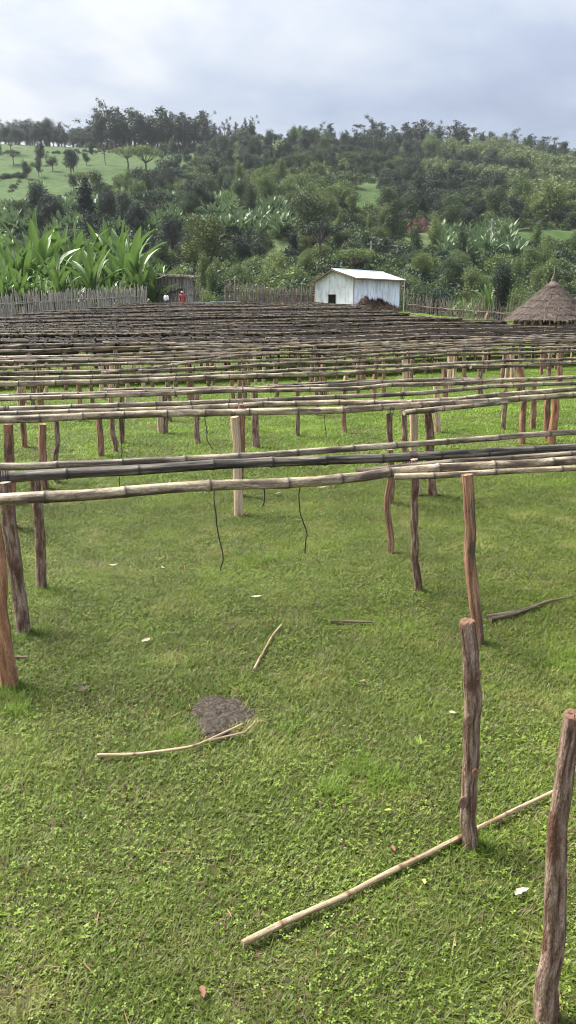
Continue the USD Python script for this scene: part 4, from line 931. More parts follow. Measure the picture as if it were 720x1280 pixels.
# ------------------------------------------------------------------ people
def person(label, px, py, Y, height, yaw, top_mat, low_mat, head_mat, pose):
    b = at_y(px, py, Y); b[2] = gz(b[0], Y)
    t = thing('person', label, 'person', b, rz=yaw)
    S = height / 1.7
    J = {'pel': (0, 0, .95), 'waist': (0, 0, 1.08), 'chest': (0, -.01, 1.30), 'neck': (0, 0, 1.46), 'head': (0, -.02, 1.60), 'chin': (0, -.06, 1.545)}
    for s_, k in ((1, 'l'), (-1, 'r')):
        J.update({k + 'sh': (.185 * s_, 0, 1.40), k + 'hip': (.09 * s_, 0, .92), k + 'kn': (.10 * s_, -.03, .50), k + 'an': (.10 * s_, .03, .09), k + 'toe': (.12 * s_, -.14, .035), k + 'heel': (.10 * s_, .06, .04)})
        J.update({k + 'el': (.25 * s_, .03 + pose[0 if s_ > 0 else 1][0], 1.12), k + 'wr': (.22 * s_, -.05 + pose[0 if s_ > 0 else 1][1], .92 + pose[0 if s_ > 0 else 1][2])})
    J = {k: np.array(v) for k, v in J.items()}
    rad = {'pel': .13, 'waist': .12, 'chest': .135, 'neck': .055, 'head': .098, 'chin': .06, 'lsh': .07, 'rsh': .07, 'lel': .043, 'rel': .043, 'lwr': .03, 'rwr': .03, 'lhip': .09, 'rhip': .09, 'lkn': .06, 'rkn': .06, 'lan': .042, 'ran': .042, 'ltoe': .033, 'rtoe': .033, 'lheel': .04, 'rheel': .04}
    def hull(items, grow=0.0):
        ms = [m3.Manifold.sphere(r + grow, 16).translate([float(x) for x in p]) for p, r in items]
        return m3.Manifold.batch_hull(ms)
    bone = lambda a, c, g=0.0: hull([(J[a], rad[a]), (J[c], rad[c])], g)
    bones = [('pel', 'waist'), ('waist', 'chest'), ('chest', 'neck'), ('neck', 'head'), ('head', 'chin'), ('lsh', 'rsh'), ('lsh', 'chest'), ('rsh', 'chest')]
    for k in 'lr': bones += [('chest', k + 'sh'), (k + 'sh', k + 'el'), (k + 'el', k + 'wr'), ('pel', k + 'hip'), (k + 'hip', k + 'kn'), (k + 'kn', k + 'an'), (k + 'heel', k + 'toe')]
    parts = [bone(*q) for q in bones]
    for k, s_ in (('l', 1), ('r', -1)):                   # palm, four fingers, thumb
        wr = J[k + 'wr']; d = wr - J[k + 'el']; d /= np.linalg.norm(d); side = np.cross(d, [s_ * 1.0, 0, 0]); side /= np.linalg.norm(side) + 1e-9
        palm = wr + d * .075; parts.append(hull([(wr, .027), (palm + side * .026, .018), (palm - side * .026, .018)]))
        for i, L_ in enumerate((.065, .075, .07, .055)):
            r0 = palm + side * (.03 - .02 * i); mid = r0 + d * L_ * .55 + np.array([-s_ * .012, 0, 0]); end = r0 + d * L_ * .95 + np.array([-s_ * .035, 0, 0])
            parts += [hull([(r0, .009), (mid, .0085)]), hull([(mid, .0085), (end, .0075)])]
        th = wr + d * .03 + side * .03; parts += [hull([(th, .011), (th + side * .03 + d * .03, .0095)]), hull([(th + side * .03 + d * .03, .0095), (th + side * .03 + d * .06, .008)])]
    h = J['head']
    parts += [hull([(h + [0, -.095, -.005], .012), (h + [0, -.105, -.03], .016)])] + [hull([(h + [s_ * .095, .01, -.01], .016), (h + [s_ * .098, .015, -.035], .012)]) for s_ in (1, -1)]
    parts += [hull([(h + [-.02, -.085, -.062], .012), (h + [.02, -.085, -.062], .012)])]
    body = m3.Manifold.batch_boolean(parts, m3.OpType.Add).refine_to_length(.04)
    sc = lambda m: (lambda q: trimesh.Trimesh(q.vert_properties[:, :3] * S, q.tri_verts))(m.to_mesh())
    bm = sc(body); trimesh.smoothing.filter_taubin(bm, iterations=4); mesh('body', bm.vertices, bm.faces, 'skin', parent=P(t), smooth=True)
    top = [bone(*q, .022) for q in [('pel', 'waist'), ('waist', 'chest'), ('lsh', 'rsh'), ('lsh', 'chest'), ('rsh', 'chest'), ('lsh', 'lel'), ('rsh', 'rel'), ('chest', 'lsh'), ('chest', 'rsh')]]
    tm = sc(m3.Manifold.batch_boolean(top, m3.OpType.Add).refine_to_length(.05)); trimesh.smoothing.filter_taubin(tm, iterations=5); mesh('shirt', tm.vertices, tm.faces, top_mat, parent=P(t), smooth=True)
    low = [hull([(J['pel'], .16), (J['lhip'], .12), (J['rhip'], .12), ((.12, -.03, .36), .11), ((-.12, -.03, .36), .11)])]
    lm = sc(low[0].refine_to_length(.06)); mesh('skirt', lm.vertices, lm.faces, low_mat, parent=P(t), smooth=True)
    hm = sc(hull([(h + [0, .012, .03], .098), (h + [0, .03, -.01], .09)])); mesh('hair' if head_mat == 'hair' else 'headscarf', hm.vertices, hm.faces, head_mat, parent=P(t), smooth=True)
    for s_ in (1, -1):
        e = trimesh.creation.icosphere(1, .012 * S); e.apply_translation((h + [s_ * .034, -.09, .012]) * S); mesh('eye', e.vertices, e.faces, 'hair', parent=P(t), smooth=True)
person('person in red standing before the woven hut, pale scarf on the head', 228, 377, 63.5, 1.62, 10, 'cloth_red', 'cloth_red', 'cloth_pink', ((0, 0, 0), (-.02, -.14, .1)))
person('person in a white top and dark skirt, left of the person in red', 208, 377, 63.8, 1.5, -35, 'cloth_white', 'cloth_dark', 'hair', ((-.05, -.18, .12), (-.03, -.2, .15)))

# ------------------------------------------------------------------ plants
def enset_leaf(L_, W_, phi0, az, rg, droop, segs=10):
    s = np.linspace(0, 1, segs + 1)
    ph = phi0 + droop * s ** 2.0; d = L_ / segs
    r = np.concatenate([[0], np.cumsum(np.sin(ph[:-1]) * d)]); z = np.concatenate([[0], np.cumsum(np.cos(ph[:-1]) * d)])
    w = W_ * np.where(s < .12, .10, np.clip((s - .12) / .2, 0, 1) ** .6 * np.clip((1 - s) / .45, 0, 1) ** .6 + .06) * .5
    w[-1] = .01
    rad = np.array([math.cos(az), math.sin(az), 0]); side = np.array([-math.sin(az), math.cos(az), 0])
    c = r[:, None] * rad + z[:, None] * np.array([0, 0, 1.0])
    nrm = np.stack([-np.cos(ph)[:, None] * rad + np.sin(ph)[:, None] * np.array([0, 0, 1.0])], 0)[0]
    tw = rg.uniform(-.5, .5) * s; fold = .42; tear = rg.random(segs + 1) < .3
    rows = []
    for k, a in ((-1, 1.0), (-.5, .55), (0, 0), (.5, .55), (1, 1.0)):
        wob = rg.normal(0, .03, segs + 1) * w * abs(k) * 3 - (tear * w * .35 if abs(k) == 1 else 0)
        rows.append(c + (side[None] * (np.cos(tw) * w * k)[:, None]) + nrm * (np.sin(tw) * w * k + fold * w * a + wob)[:, None])
    v = np.stack(rows, 1).reshape(-1, 3)
    i, j = np.meshgrid(np.arange(segs), np.arange(4), indexing='ij')
    f = np.stack([i * 5 + j, i * 5 + j + 1, (i + 1) * 5 + j + 1, (i + 1) * 5 + j], -1).reshape(-1, 4)
    return v, f
def enset_kind(seed, n, L_, W_, stem, mat='enset_leaf', spread=(.1, .75)):
    """a plant one metre of leaf length = 1 unit scale; stands on z = 0"""
    rg = np.random.default_rng(seed); k = kind_root('enset_plant')
    p = np.array([[0, 0, -.2], [0, 0, stem * .5], [0, 0, stem]]); v, f, uv = tube(p, [.26, .21, .12], 10); mesh('pseudostem', v, f, 'enset_stem', parent=P(k), uv=uv, smooth=True)
    for i in range(n):
        q = i / (n - 1); az = i * 2.4 + rg.uniform(-.3, .3); phi = spread[0] + (spread[1] - spread[0]) * q + rg.uniform(-.08, .08)
        v, f = enset_leaf(L_ * rg.uniform(.8, 1.1), W_ * rg.uniform(.8, 1.15), phi, az, rg, rg.uniform(.15, .75) + q * .5)
        mesh('leaf', v + [0, 0, stem * .92 - q * .25], f, mat, parent=P(k), smooth=True)
    for i in range(3):
        v, f = enset_leaf(L_ * .55, W_ * .5, 2.3, rg.uniform(0, 6.28), rg, .6); mesh('dead_leaf', v + [0, 0, stem], f, 'straw', parent=P(k), smooth=True)
    return k
EN = [enset_kind(1, 15, 4.0, .56, 1.2, spread=(.05, .7)), enset_kind(2, 17, 3.6, .52, .9, spread=(.08, .95)), enset_kind(3, 13, 4.4, .60, 1.6, spread=(.04, .6)), enset_kind(4, 16, 3.2, .48, .5, spread=(.12, 1.05))]
rg = np.random.default_rng(77)
def enset(px, toppx, Y, kind, label, group=None, ref=5.2):
    a = at_y(px, toppx, Y); g = gz(a[0], Y); h = max(a[2] - g, 1.2); s = h / ref
    place(EN[kind], 'enset_plant', label, 'enset plant', (a[0], Y, g), rg.uniform(0, 360), (s, s, s), group)
for q in [(112, 312, 63.8, 2, 'enset with one broad upright light green leaf right behind the left fence'), (160, 292, 68, 2, 'tall enset with an upright leaf near the right end of the left fence'), (42, 278, 72, 2, 'tallest enset, upright leaves, near the left edge'), (190, 318, 66.5, 1, 'enset with leaves arching right over the woven hut'),
          (68, 276, 77, 0, 'tall enset with drooping grey-green leaves behind the tallest one')]: enset(*q)
GE = 'enset plants growing close together behind the left fence'
EP = ([(-8, 300, 62), (14, 318, 60), (30, 330, 60.5), (52, 322, 61.5), (72, 328, 62), (90, 332, 63), (134, 326, 65), (150, 334, 65), (172, 322, 66), (8, 290, 68), (28, 296, 67), (60, 300, 68), (82, 305, 69), (100, 298, 70), (122, 300, 71), (145, 302, 71), (178, 306, 71), (198, 330, 70),
                                (-15, 284, 75), (6, 280, 78), (24, 284, 80), (92, 284, 79), (112, 286, 81), (132, 288, 82), (152, 288, 80), (172, 296, 82), (0, 340, 58.5), (22, 345, 58.8), (46, 346, 59.5), (66, 348, 60.6), (88, 349, 61.6)])
NTH = ['leftmost'] + [f'{q} from the left' for q in ('second', 'third', 'fourth', 'fifth', 'sixth', 'seventh', 'eighth', 'ninth', 'tenth', 'eleventh', 'twelfth', 'thirteenth', 'fourteenth', 'fifteenth', 'sixteenth', 'seventeenth', 'eighteenth', 'nineteenth', 'twentieth', 'twenty-first', 'twenty-second', 'twenty-third', 'twenty-fourth', 'twenty-fifth', 'twenty-sixth')]
ROWS = lambda tp, Y: 'low bright enset pressed against the left fence' if tp > 339 else 'bright enset in the front row behind the left fence' if Y < 66.3 else 'tall enset in the middle of the thicket' if Y < 72.5 else 'tall dark enset at the back of the thicket'
nth = {}
for i, (px, tp, Y) in enumerate(sorted(EP)):
    rw = ROWS(tp, Y); nth[rw] = nth.get(rw, -1) + 1
    enset(px, tp, Y, i % 4, f'{rw}, {NTH[nth[rw]]} there', GE)
for px, tp, Y in [(566, 362, 70), (580, 357, 71), (592, 366, 69)]: enset(px, tp, Y, 3, 'young enset left of the dark ivy-clad stump', 'young enset plants behind the thin fence')
enset(612, 357, 70, 2, 'slim bright enset standing right beside the dark ivy-clad stump')

def leaf_cloud(centers, radii, counts, size, rg, squash=(1, 1, 1), shell=.55, asp=.5):
    V = []
    for c, r, n in zip(centers, radii, counts):
        d = rg.normal(0, 1, (n, 3)); d /= np.linalg.norm(d, axis=1, keepdims=True)
        rad = r * (shell + (1 - shell) * rg.random(n)) * (1 + .18 * rg.normal(0, 1, n))
        o = np.asarray(c) + d * rad[:, None] * np.asarray(squash)
        a = rg.normal(0, 1, (n, 3)) + d * .3 + [0, 0, -.3]; a /= np.linalg.norm(a, axis=1, keepdims=True)
        b = np.cross(a, d + rg.normal(0, .6, (n, 3))); b /= np.linalg.norm(b, axis=1, keepdims=True) + 1e-9
        L_ = size * rg.uniform(.6, 1.4, n)[:, None]
        V.append(np.stack([o - a * L_ * .5, o + b * L_ * asp * .5 - a * L_ * .05, o + a * L_ * .5, o - b * L_ * asp * .5 - a * L_ * .05], 1).reshape(-1, 3))
    V = np.vstack(V); n = len(V) // 4
    F = (np.arange(n)[:, None, None] * 4 + np.array([[0, 1, 2], [0, 2, 3]])[None]).reshape(-1, 3)
    return V, F
def limbs(H, tr, fork, centers, rg, lean=0.0):
    parts = []
    p = np.array([[0, 0, -.05 * H], [rg.normal(0, .012) * H, rg.normal(0, .012) * H, fork * .5], [rg.normal(0, .02) * H, rg.normal(0, .02) * H, fork], ])
    v, f, _ = tube(p, [tr * 1.25, tr, tr * .8], 7); parts.append((v, f)); top = p[-1]
    for c in centers:
        c = np.asarray(c); t0 = top - [0, 0, .02 * H] if fork < .7 else np.array([np.interp(max(c[2] - .13, .2), p[:, 2], p[:, q]) for q in range(3)])
        m_ = (t0 + c) / 2 + [0, 0, -.03 * H]; v, f, _ = tube(np.array([t0, m_, c]), [tr * .55, tr * .32, tr * .1], 5); parts.append((v, f))
    return join(parts)
def tree_kind(name, seed, H, shape, mat, n_leaf, size):
    """unit trees: H = 1 scaled on placing; shape picks the habit"""
    rg = np.random.default_rng(seed); k = kind_root(name); asp = .5; sq = (1, 1, 1); shell = .5
    if shape == 'round':
        m_ = 16; c = [np.array([0, 0, .62])] + [np.array([math.cos(a) * r_, math.sin(a) * r_, z]) for a, r_, z in zip(np.arange(m_) * 2.4, rg.uniform(.10, .30, m_), rg.uniform(.34, .86, m_))]
        c = [q * [1 - max(0, q[2] - .6) * 1.3, 1 - max(0, q[2] - .6) * 1.3, 1] for q in c]; r = [.24] + list(rg.uniform(.11, .19, m_)); tr, fork = .03, .35
    elif shape == 'umbrella':
        m_ = 14; c = [np.array([math.cos(a) * r_, math.sin(a) * r_, .80 - r_ * .28 + rg.normal(0, .03)]) for a, r_ in zip(np.arange(m_) * 2.4, np.sqrt(np.linspace(.02, 1, m_)) * .46)]
        r = list(rg.uniform(.10, .16, m_)); sq = (1.2, 1.2, .7); tr, fork = .028, .45
    elif shape == 'gum':
        m_ = 15; z = np.linspace(.32, .96, m_); c = [np.array([rg.normal(0, .075) * (1.2 - q), rg.normal(0, .075) * (1.2 - q), q]) for q in z]
        r = [float(np.interp(q, [.3, .6, .96], [.085, .10, .045])) * rg.uniform(.7, 1.25) for q in z]; tr, fork = .014, .9; asp = .4; shell = .35
    elif shape == 'wispy':
        m_ = 11; z = np.concatenate([np.linspace(.5, .97, m_)]); c = [np.array([rg.normal(0, .10), rg.normal(0, .10), q]) for q in z]
        r = list(rg.uniform(.04, .085, m_)); tr, fork = .012, .8; asp = .4; shell = .3
    elif shape == 'column':
        m_ = 14; z = np.linspace(.12, .95, m_); c = [np.array([rg.normal(0, .02), rg.normal(0, .02), q]) for q in z]; r = [float(np.interp(q, [.1, .3, .7, .95], [.09, .13, .12, .05])) for q in z]; tr, fork = .03, .5
    elif shape == 'stump':                                   # ivy-clad: wide at the top, narrow at the foot
        m_ = 16; z = np.linspace(.04, .93, m_); c = [np.array([rg.normal(0, .012), rg.normal(0, .012), q]) for q in z]; r = [float(np.interp(q, [0, .3, .75, .93], [.10, .13, .22, .15])) for q in z]; tr, fork = .05, .8; shell = .75
    elif shape == 'oval':
        m_ = 15; z = np.linspace(.26, .94, m_); c = [np.array([rg.normal(0, .06), rg.normal(0, .06), q]) for q in z]; r = [float(np.interp(q, [.2, .45, .75, .95], [.09, .16, .14, .05])) * rg.uniform(.8, 1.25) for q in z]; tr, fork = .02, .5
    elif shape == 'dome':
        m_ = 13; c = [np.array([math.cos(a) * r_, math.sin(a) * r_, z]) for a, r_, z in zip(np.arange(m_) * 2.4, np.sqrt(np.linspace(0, 1, m_)) * .55, .55 - np.linspace(0, 1, m_) * .33)]; r = list(rg.uniform(.2, .34, m_)); tr, fork = .03, .15
    if shape == 'cane':                                      # bamboo thicket: arching plumes
        parts, stems = [], []
        for i in range(26):
            a, ln = rg.uniform(0, 6.28), rg.uniform(.05, .35); h = rg.uniform(.6, 1.0); d = np.array([math.cos(a), math.sin(a), 0]); o = np.array([rg.normal(0, .14), rg.normal(0, .14), 0])
            s = np.linspace(0, 1, 8); pp = o + d * (ln * s ** 2)[:, None] + np.stack([0 * s, 0 * s, h * (s - .18 * s ** 3)], 1)
            stems.append(tube(pp, .006 * (1.1 - s), 4)[:2])
            m_ = n_leaf // 26; u = rg.uniform(.25, 1, m_); oo = np.stack([np.interp(u, s, pp[:, q]) for q in range(3)], 1) + rg.normal(0, .035, (m_, 3))
            ax = rg.normal(0, .5, (m_, 3)) + d * .7 + [0, 0, -.5]; ax /= np.linalg.norm(ax, axis=1, keepdims=True); bx = np.cross(ax, rg.normal(0, 1, (m_, 3))); bx /= np.linalg.norm(bx, axis=1, keepdims=True)
            L_ = size * rg.uniform(.7, 1.5, m_)[:, None]; parts.append(np.stack([oo, oo + ax * L_ * .4 + bx * L_ * .12, oo + ax * L_, oo + ax * L_ * .4 - bx * L_ * .12], 1).reshape(-1, 3))
        V = np.vstack(parts); n = len(V) // 4; F = (np.arange(n)[:, None, None] * 4 + np.array([[0, 1, 2], [0, 2, 3]])[None]).reshape(-1, 3)
        v, f = join(stems); mesh('stems', v, f, 'bark', parent=P(k)); mesh('crown', V, F, mat, parent=P(k)); return k
    w = np.array(r) ** 2; cnt = np.maximum((w / w.sum() * n_leaf).astype(int), 8)
    V, F = leaf_cloud(c, r, cnt, size, rg, sq, shell, asp)
    if shape not in ('gum', 'wispy'): V = V[np.repeat((V.reshape(-1, 4, 3)[:, :, 2].mean(1) > .02), 4)]; F = (np.arange(len(V) // 4)[:, None, None] * 4 + np.array([[0, 1, 2], [0, 2, 3]])[None]).reshape(-1, 3)
    v, f = limbs(1, tr, fork, c[:12], rg); mesh('trunk', v, f, 'bark', parent=P(k), smooth=True)
    mesh('crown', V, F, mat, parent=P(k))
    return k
TK = {}
for i, m_ in enumerate(('crown_broad', 'crown_dark', 'crown_pale')):
    TK[('round', i)] = [tree_kind('broadleaf_tree', 40 + i * 3 + q, 1, 'round', m_, 2600, .046) for q in range(2)]
    TK[('fine', i)] = [tree_kind('broadleaf_tree', 60 + i * 3 + q, 1, 'round', m_, 7500, .030) for q in range(2)]
    TK[('oval', i)] = [tree_kind('slender_tree', 110 + i * 2 + q, 1, 'oval', m_, 2800, .036) for q in range(2)]
    TK[('umbrella', i)] = [tree_kind('spreading_tree', 50 + i, 1, 'umbrella', m_, 2600, .042)]
TK['gum'] = [tree_kind('eucalyptus_tree', 70 + q, 1, 'gum', 'crown_gum', 1500, .036) for q in range(3)]
TK['wispy'] = [tree_kind('eucalyptus_tree', 80 + q, 1, 'wispy', 'crown_gum', 700, .032) for q in range(3)]
TK['column'] = [tree_kind('cypress_tree', 90, 1, 'column', 'crown_ivy', 2600, .045)]
TK['stump'] = [tree_kind('ivy_clad_stump', 91, 1, 'stump', 'crown_ivy', 5200, .032)]
TK['yellow'] = [tree_kind('broadleaf_tree', 93, 1, 'round', 'crown_yellow', 5200, .036)]
TK['cane'] = [tree_kind('bamboo_thicket', 95 + q, 1, 'cane', 'crown_cane', 1600, .10) for q in range(3)]
TK['bush'] = [tree_kind('bush', 100 + q, 1, 'dome', ('crown_broad', 'crown_pale', 'crown_dark', 'crown_yellow')[q], 5000, .05) for q in range(4)]
rt = np.random.default_rng(501)
def zone(px, py):
    v = 'near the ridge' if py < 200 else 'high on the slope' if py < 222 else 'on the upper slope' if py < 246 else 'on the middle slope' if py < 270 else 'on the lower slope' if py < 296 else 'at the foot of the slope'
    marks = ((50, 'above the left enset thicket'), (100, 'left above the cypress'), (150, 'right above the cypress'), (200, 'above the right enset thicket'), (250, 'above the woven hut'), (300, 'above the yellow-green tree'), (350, 'above the long back fence'), (395, 'left above the shed'),
             (445, 'above the shed gable'), (500, 'above the long shed wall'), (550, 'above the thin bare pole'), (600, 'above the young enset'), (645, 'above the ivy-clad stump'), (690, 'left above the thatched hut'), (9999, 'right above the thatched hut'))
    return f'{v} {next(m for a, m in marks if px < a)}'
COUNT = {}
def tree(kind, name, x, y, H, label, cat, group=None, wide=1.0):
    lst = TK[kind]; k = lst[rt.integers(len(lst))]
    if COUNT.get(name, 0) >= 298: return
    COUNT[name] = COUNT.get(name, 0) + 1
    place(k, name, label, cat, (x, y, gz(x, y) - .02 * H), rt.uniform(0, 360), (H * wide, H * wide, H), group)
def tree_px(kind, name, px, base, hpx, label, cat, group=None, wide=1.0, Y=None):
    if Y is None: g = on_ground(px, base)
    else: g = at_y(px, base, Y)
    if g is None: return
    H = hpx / FOC * np.linalg.norm(g - [0, 0, EYE]) * 1.02
    tree(kind, name, g[0], g[1], H, label, cat, group, wide)
# single trees
tree_px('stump', 'ivy_clad_stump', 625, 392, 62, 'dark ivy-clad stump, wide at its top, left of the thatched hut', 'tree', Y=64, wide=.85)
tree_px('column', 'cypress_tree', 111, 292, 60, 'slim dark cypress rising behind the enset thicket', 'tree', wide=1.25)
tree_px('yellow', 'broadleaf_tree', 256, 346, 70, 'rounded yellow-green tree standing behind the back fence', 'tree', wide=1.05)
tree_px('column', 'cypress_tree', 367, 322, 30, 'small dark columnar tree on the lower slope above the back fence', 'tree', wide=1.4)
tree_px('yellow', 'broadleaf_tree', 383, 322, 24, 'small yellow-green tree right of the small dark columnar tree', 'tree', wide=.8)
tree_px('column', 'cypress_tree', 520, 262, 34, 'dark columnar tree half way up the slope above the shed', 'tree', wide=1.2)
tree_px(('fine', 1), 'broadleaf_tree', 52, 282, 46, 'big dark tree above the left end of the enset thicket', 'tree')
tree_px(('fine', 0), 'broadleaf_tree', 560, 296, 46, 'full rounded dark tree right of the red earth bank', 'tree')
for px, b, h, k, w, d in [(17, 206, 17, ('umbrella', 0), 1.1, 'small spreading tree in the meadow nearest the left edge'), (33, 224, 19, ('round', 1), .8, 'small dark tree low in the meadow near the left edge'), (49, 222, 18, ('round', 1), .7, 'small dark slim tree beside the low meadow tree'),
                          (52, 207, 24, ('round', 1), .8, 'dark tree upper left in the meadow'), (66, 214, 18, ('round', 0), 1.0, 'round grey-green tree in the middle of the meadow'), (89, 218, 27, ('round', 1), 1.0, 'largest dark round tree in the middle of the meadow'), (108, 207, 14, ('round', 1), .9, 'small dark tree right of the largest dark meadow tree'),
                          (114, 193, 12, ('column', None), 1.6, 'tiny dark tree at the upper edge of the meadow'), (132, 206, 24, 'wispy', 1.6, 'thin bare-stemmed tree alone in the meadow'), (160, 212, 27, ('umbrella', 2), 1.25, 'pale grey-green spreading tree right in the meadow'), (183, 226, 43, ('umbrella', 2), .95, 'tallest pale spreading tree at the right end of the meadow'),
                          (204, 201, 19, ('round', 0), .95, 'round pale-green tree just right of the tallest spreading tree'), (221, 219, 25, ('round', 1), .9, 'dark ragged tree at the lower right end of the meadow'), (246, 213, 18, ('round', 0), 1.1, 'dark green tree at the far right end of the meadow'), (100, 236, 20, ('umbrella', 2), 1.4, 'wide pale flat tree below the meadow middle'),
                          (92, 240, 18, ('round', 1), 1.0, 'dark tree below the wide pale flat tree'), (172, 246, 32, ('round', 1), .85, 'dark tree at the lower right edge of the meadow'), (150, 240, 22, ('round', 2), 1.2, 'pale tree left of the dark tree at the meadow edge'),
                          (333, 170, 14, ('round', 0), .9, 'left one of the two lone trees on the crest'), (348, 172, 17, ('round', 1), .85, 'right one of the two lone trees on the crest')]:
    k2 = 'column' if k == ('column', None) else k
    tree_px(k2, 'broadleaf_tree' if k2 != 'wispy' else 'eucalyptus_tree', px, b, h, d, 'tree', wide=w)
tree_px('wispy', 'eucalyptus_tree', 467, 198, 42, 'tallest thin eucalyptus on the crest right of the middle', 'tree', wide=1.3)
tree_px('wispy', 'eucalyptus_tree', 134, 186, 48, 'tallest thin eucalyptus on the crest at the left', 'tree', wide=1.2)
# ridge eucalypts
def ridge(px0, px1, n, top, base, kinds, lab, wide=(.9, 1.4)):
    for i in range(n):
        px = px0 + (px1 - px0) * (i + rt.uniform(.1, .9)) / n
        x = (px - 360) / FOC * CREST_Y * 1.0; y = CREST_Y + rt.uniform(*base)
        x *= y / CREST_Y; zt = at_y(px, rt.uniform(*top), y)[2]; H = zt - gz(x, y)
        if H > 4: tree(kinds[rt.integers(len(kinds))], 'eucalyptus_tree', x, y, H, f'{lab}, {NTH[i]}', 'tree', lab, rt.uniform(*wide))
ridge(140, 270, 20, (134, 148), (-48, -36), ['gum'], 'front-row eucalyptus of the dense stand above the meadow', (1.5, 2.4))
ridge(138, 272, 20, (131, 146), (-30, -5), ['gum', 'gum', 'wispy'], 'back-row eucalyptus of the dense stand above the meadow', (1.5, 2.4))
ridge(-30, 142, 18, (146, 162), (-12, 8), ['wispy', 'gum', 'gum'], 'ragged eucalyptus along the left skyline', (1.5, 2.4))
ridge(-30, 142, 12, (150, 166), (-30, -16), ['gum', 'wispy'], 'lower eucalyptus in front of the left skyline', (1.5, 2.4))
ridge(270, 326, 10, (143, 158), (-26, 0), ['gum', 'wispy'], 'loose eucalyptus between the dense stand and the lone trees')
ridge(395, 560, 22, (146, 166), (-20, 8), ['gum', 'gum', 'wispy'], 'eucalyptus on the skyline right of the middle', (1.5, 2.6))
ridge(560, 665, 13, (154, 172), (-20, 8), ['gum', 'gum', 'wispy'], 'eucalyptus on the skyline at the right', (1.5, 2.6))
ridge(665, 745, 8, (178, 190), (-20, 8), ['gum', 'wispy'], 'low eucalyptus at the right end of the skyline', (1.5, 2.6))
for i in range(26):
    px = -24 + 6.6 * i + rt.uniform(-3, 3); y = CREST_Y + rt.uniform(-22, 6); x = (px - 360) / FOC * y; H = rt.uniform(7, 13)
    tree(('oval' if i % 2 else 'round', 1), 'ridge_tree', x, y, H, f'dark full tree of the wooded ridge above the left meadow, {NTH[i]}', 'tree', 'dark full trees of the wooded ridge above the left meadow', rt.uniform(1.2, 1.9))
for i in range(20):
    px = -20 + 17.5 * i + rt.uniform(-5, 5); y = CREST_Y + rt.uniform(-30, -10); x = (px - 360) / FOC * y; H = rt.uniform(5, 8.5)
    if not 325 < px < 362: tree(('round', 1), 'broadleaf_tree', x, y, H, f'dark low tree at the foot of the ridge eucalypts, {NTH[i]}', 'tree', 'dark low trees at the foot of the ridge eucalypts', rt.uniform(1, 1.5))
# the wooded slope
def slope_trees():
    y = 98.0; spots = []
    while y < 440:
        st = 6.3 + (y - 98) * .011
        half = .42 * y + 8; xs = np.arange(-half, half, st)
        for x in xs: spots.append((x + rt.uniform(-.42, .42) * st, y + rt.uniform(-.45, .45) * st))
        y += st
    out = []
    for x, yy in spots:
        px, py = px_of(x, yy, gz(x, yy))
        if not -40 < px < 760: continue
        if abs(px - 526) < 24 and 286 < py < 322: continue
        if 140 < px < 250 and 212 < py < 238 and rt.random() < .65: continue
        if is_meadow(px, py) > .3 and rt.random() < .93: continue
        out.append((float(rt.random()), x, yy, px, py))
    return out
SPOTS = slope_trees(); rt.shuffle(SPOTS)
scrub = []
for _, x, y, px, py in SPOTS:
    n = float(meshkit.fbm(np.array([x * .03, y * .03, 2.0]), 3, 9))
    cane = 540 < px < 720 and 196 < py < 266 and n > .42 or (440 < px < 560 and 220 < py < 262 and n > .52)
    ens = (py > 255 and px < 360 and py < 312 and n > .45) or (545 < px < 660 and 292 < py < 334) or (px < 110 and 240 < py)
    z_ = zone(px, py)
    if cane:
        H = rt.uniform(6, 10); lab = f'pale feathery bamboo thicket {z_}'; tree('cane', 'bamboo_thicket', x, y, H, lab, 'bamboo', lab, rt.uniform(.9, 1.3))
    elif ens and rt.random() < .8:
        for _ in range(2): scrub.append((x + rt.uniform(-3, 3), y + rt.uniform(-3, 3), 9, rt.uniform(.75, 1.15)))
    else:
        H = rt.uniform(4.2, 8.6) * (.8 if py > 305 else 1.05) * (1.2 if rt.random() < .12 else 1)
        tone = int(np.clip(np.digitize(n + rt.normal(0, .07), [.44, .58]), 0, 2)); tone = (1, 0, 2)[tone]
        um = rt.random() < .14; ov = not um and rt.random() < .42; word = ('dark green', 'blackish green', 'pale green')[tone]
        kd = ('umbrella', tone) if um else ('oval', tone) if ov else (('fine' if y < 190 else 'round'), tone)
        if py > 300 and rt.random() < .35:
            q = int(rt.choice([0, 1, 3])); lab = f'leafy bush {z_}'; 
            TK['one'] = [TK['bush'][q]]; tree('one', 'bush', x, y, H * .55, lab, 'bush', lab, 1.0)
        else:
            lab = f'{word} {"spreading" if um else "slender" if ov else "rounded"} tree {z_}'; tree(kd, 'spreading_tree' if um else 'slender_tree' if ov else 'broadleaf_tree', x, y, H, lab, 'tree', lab, rt.uniform(.8, 1.2))
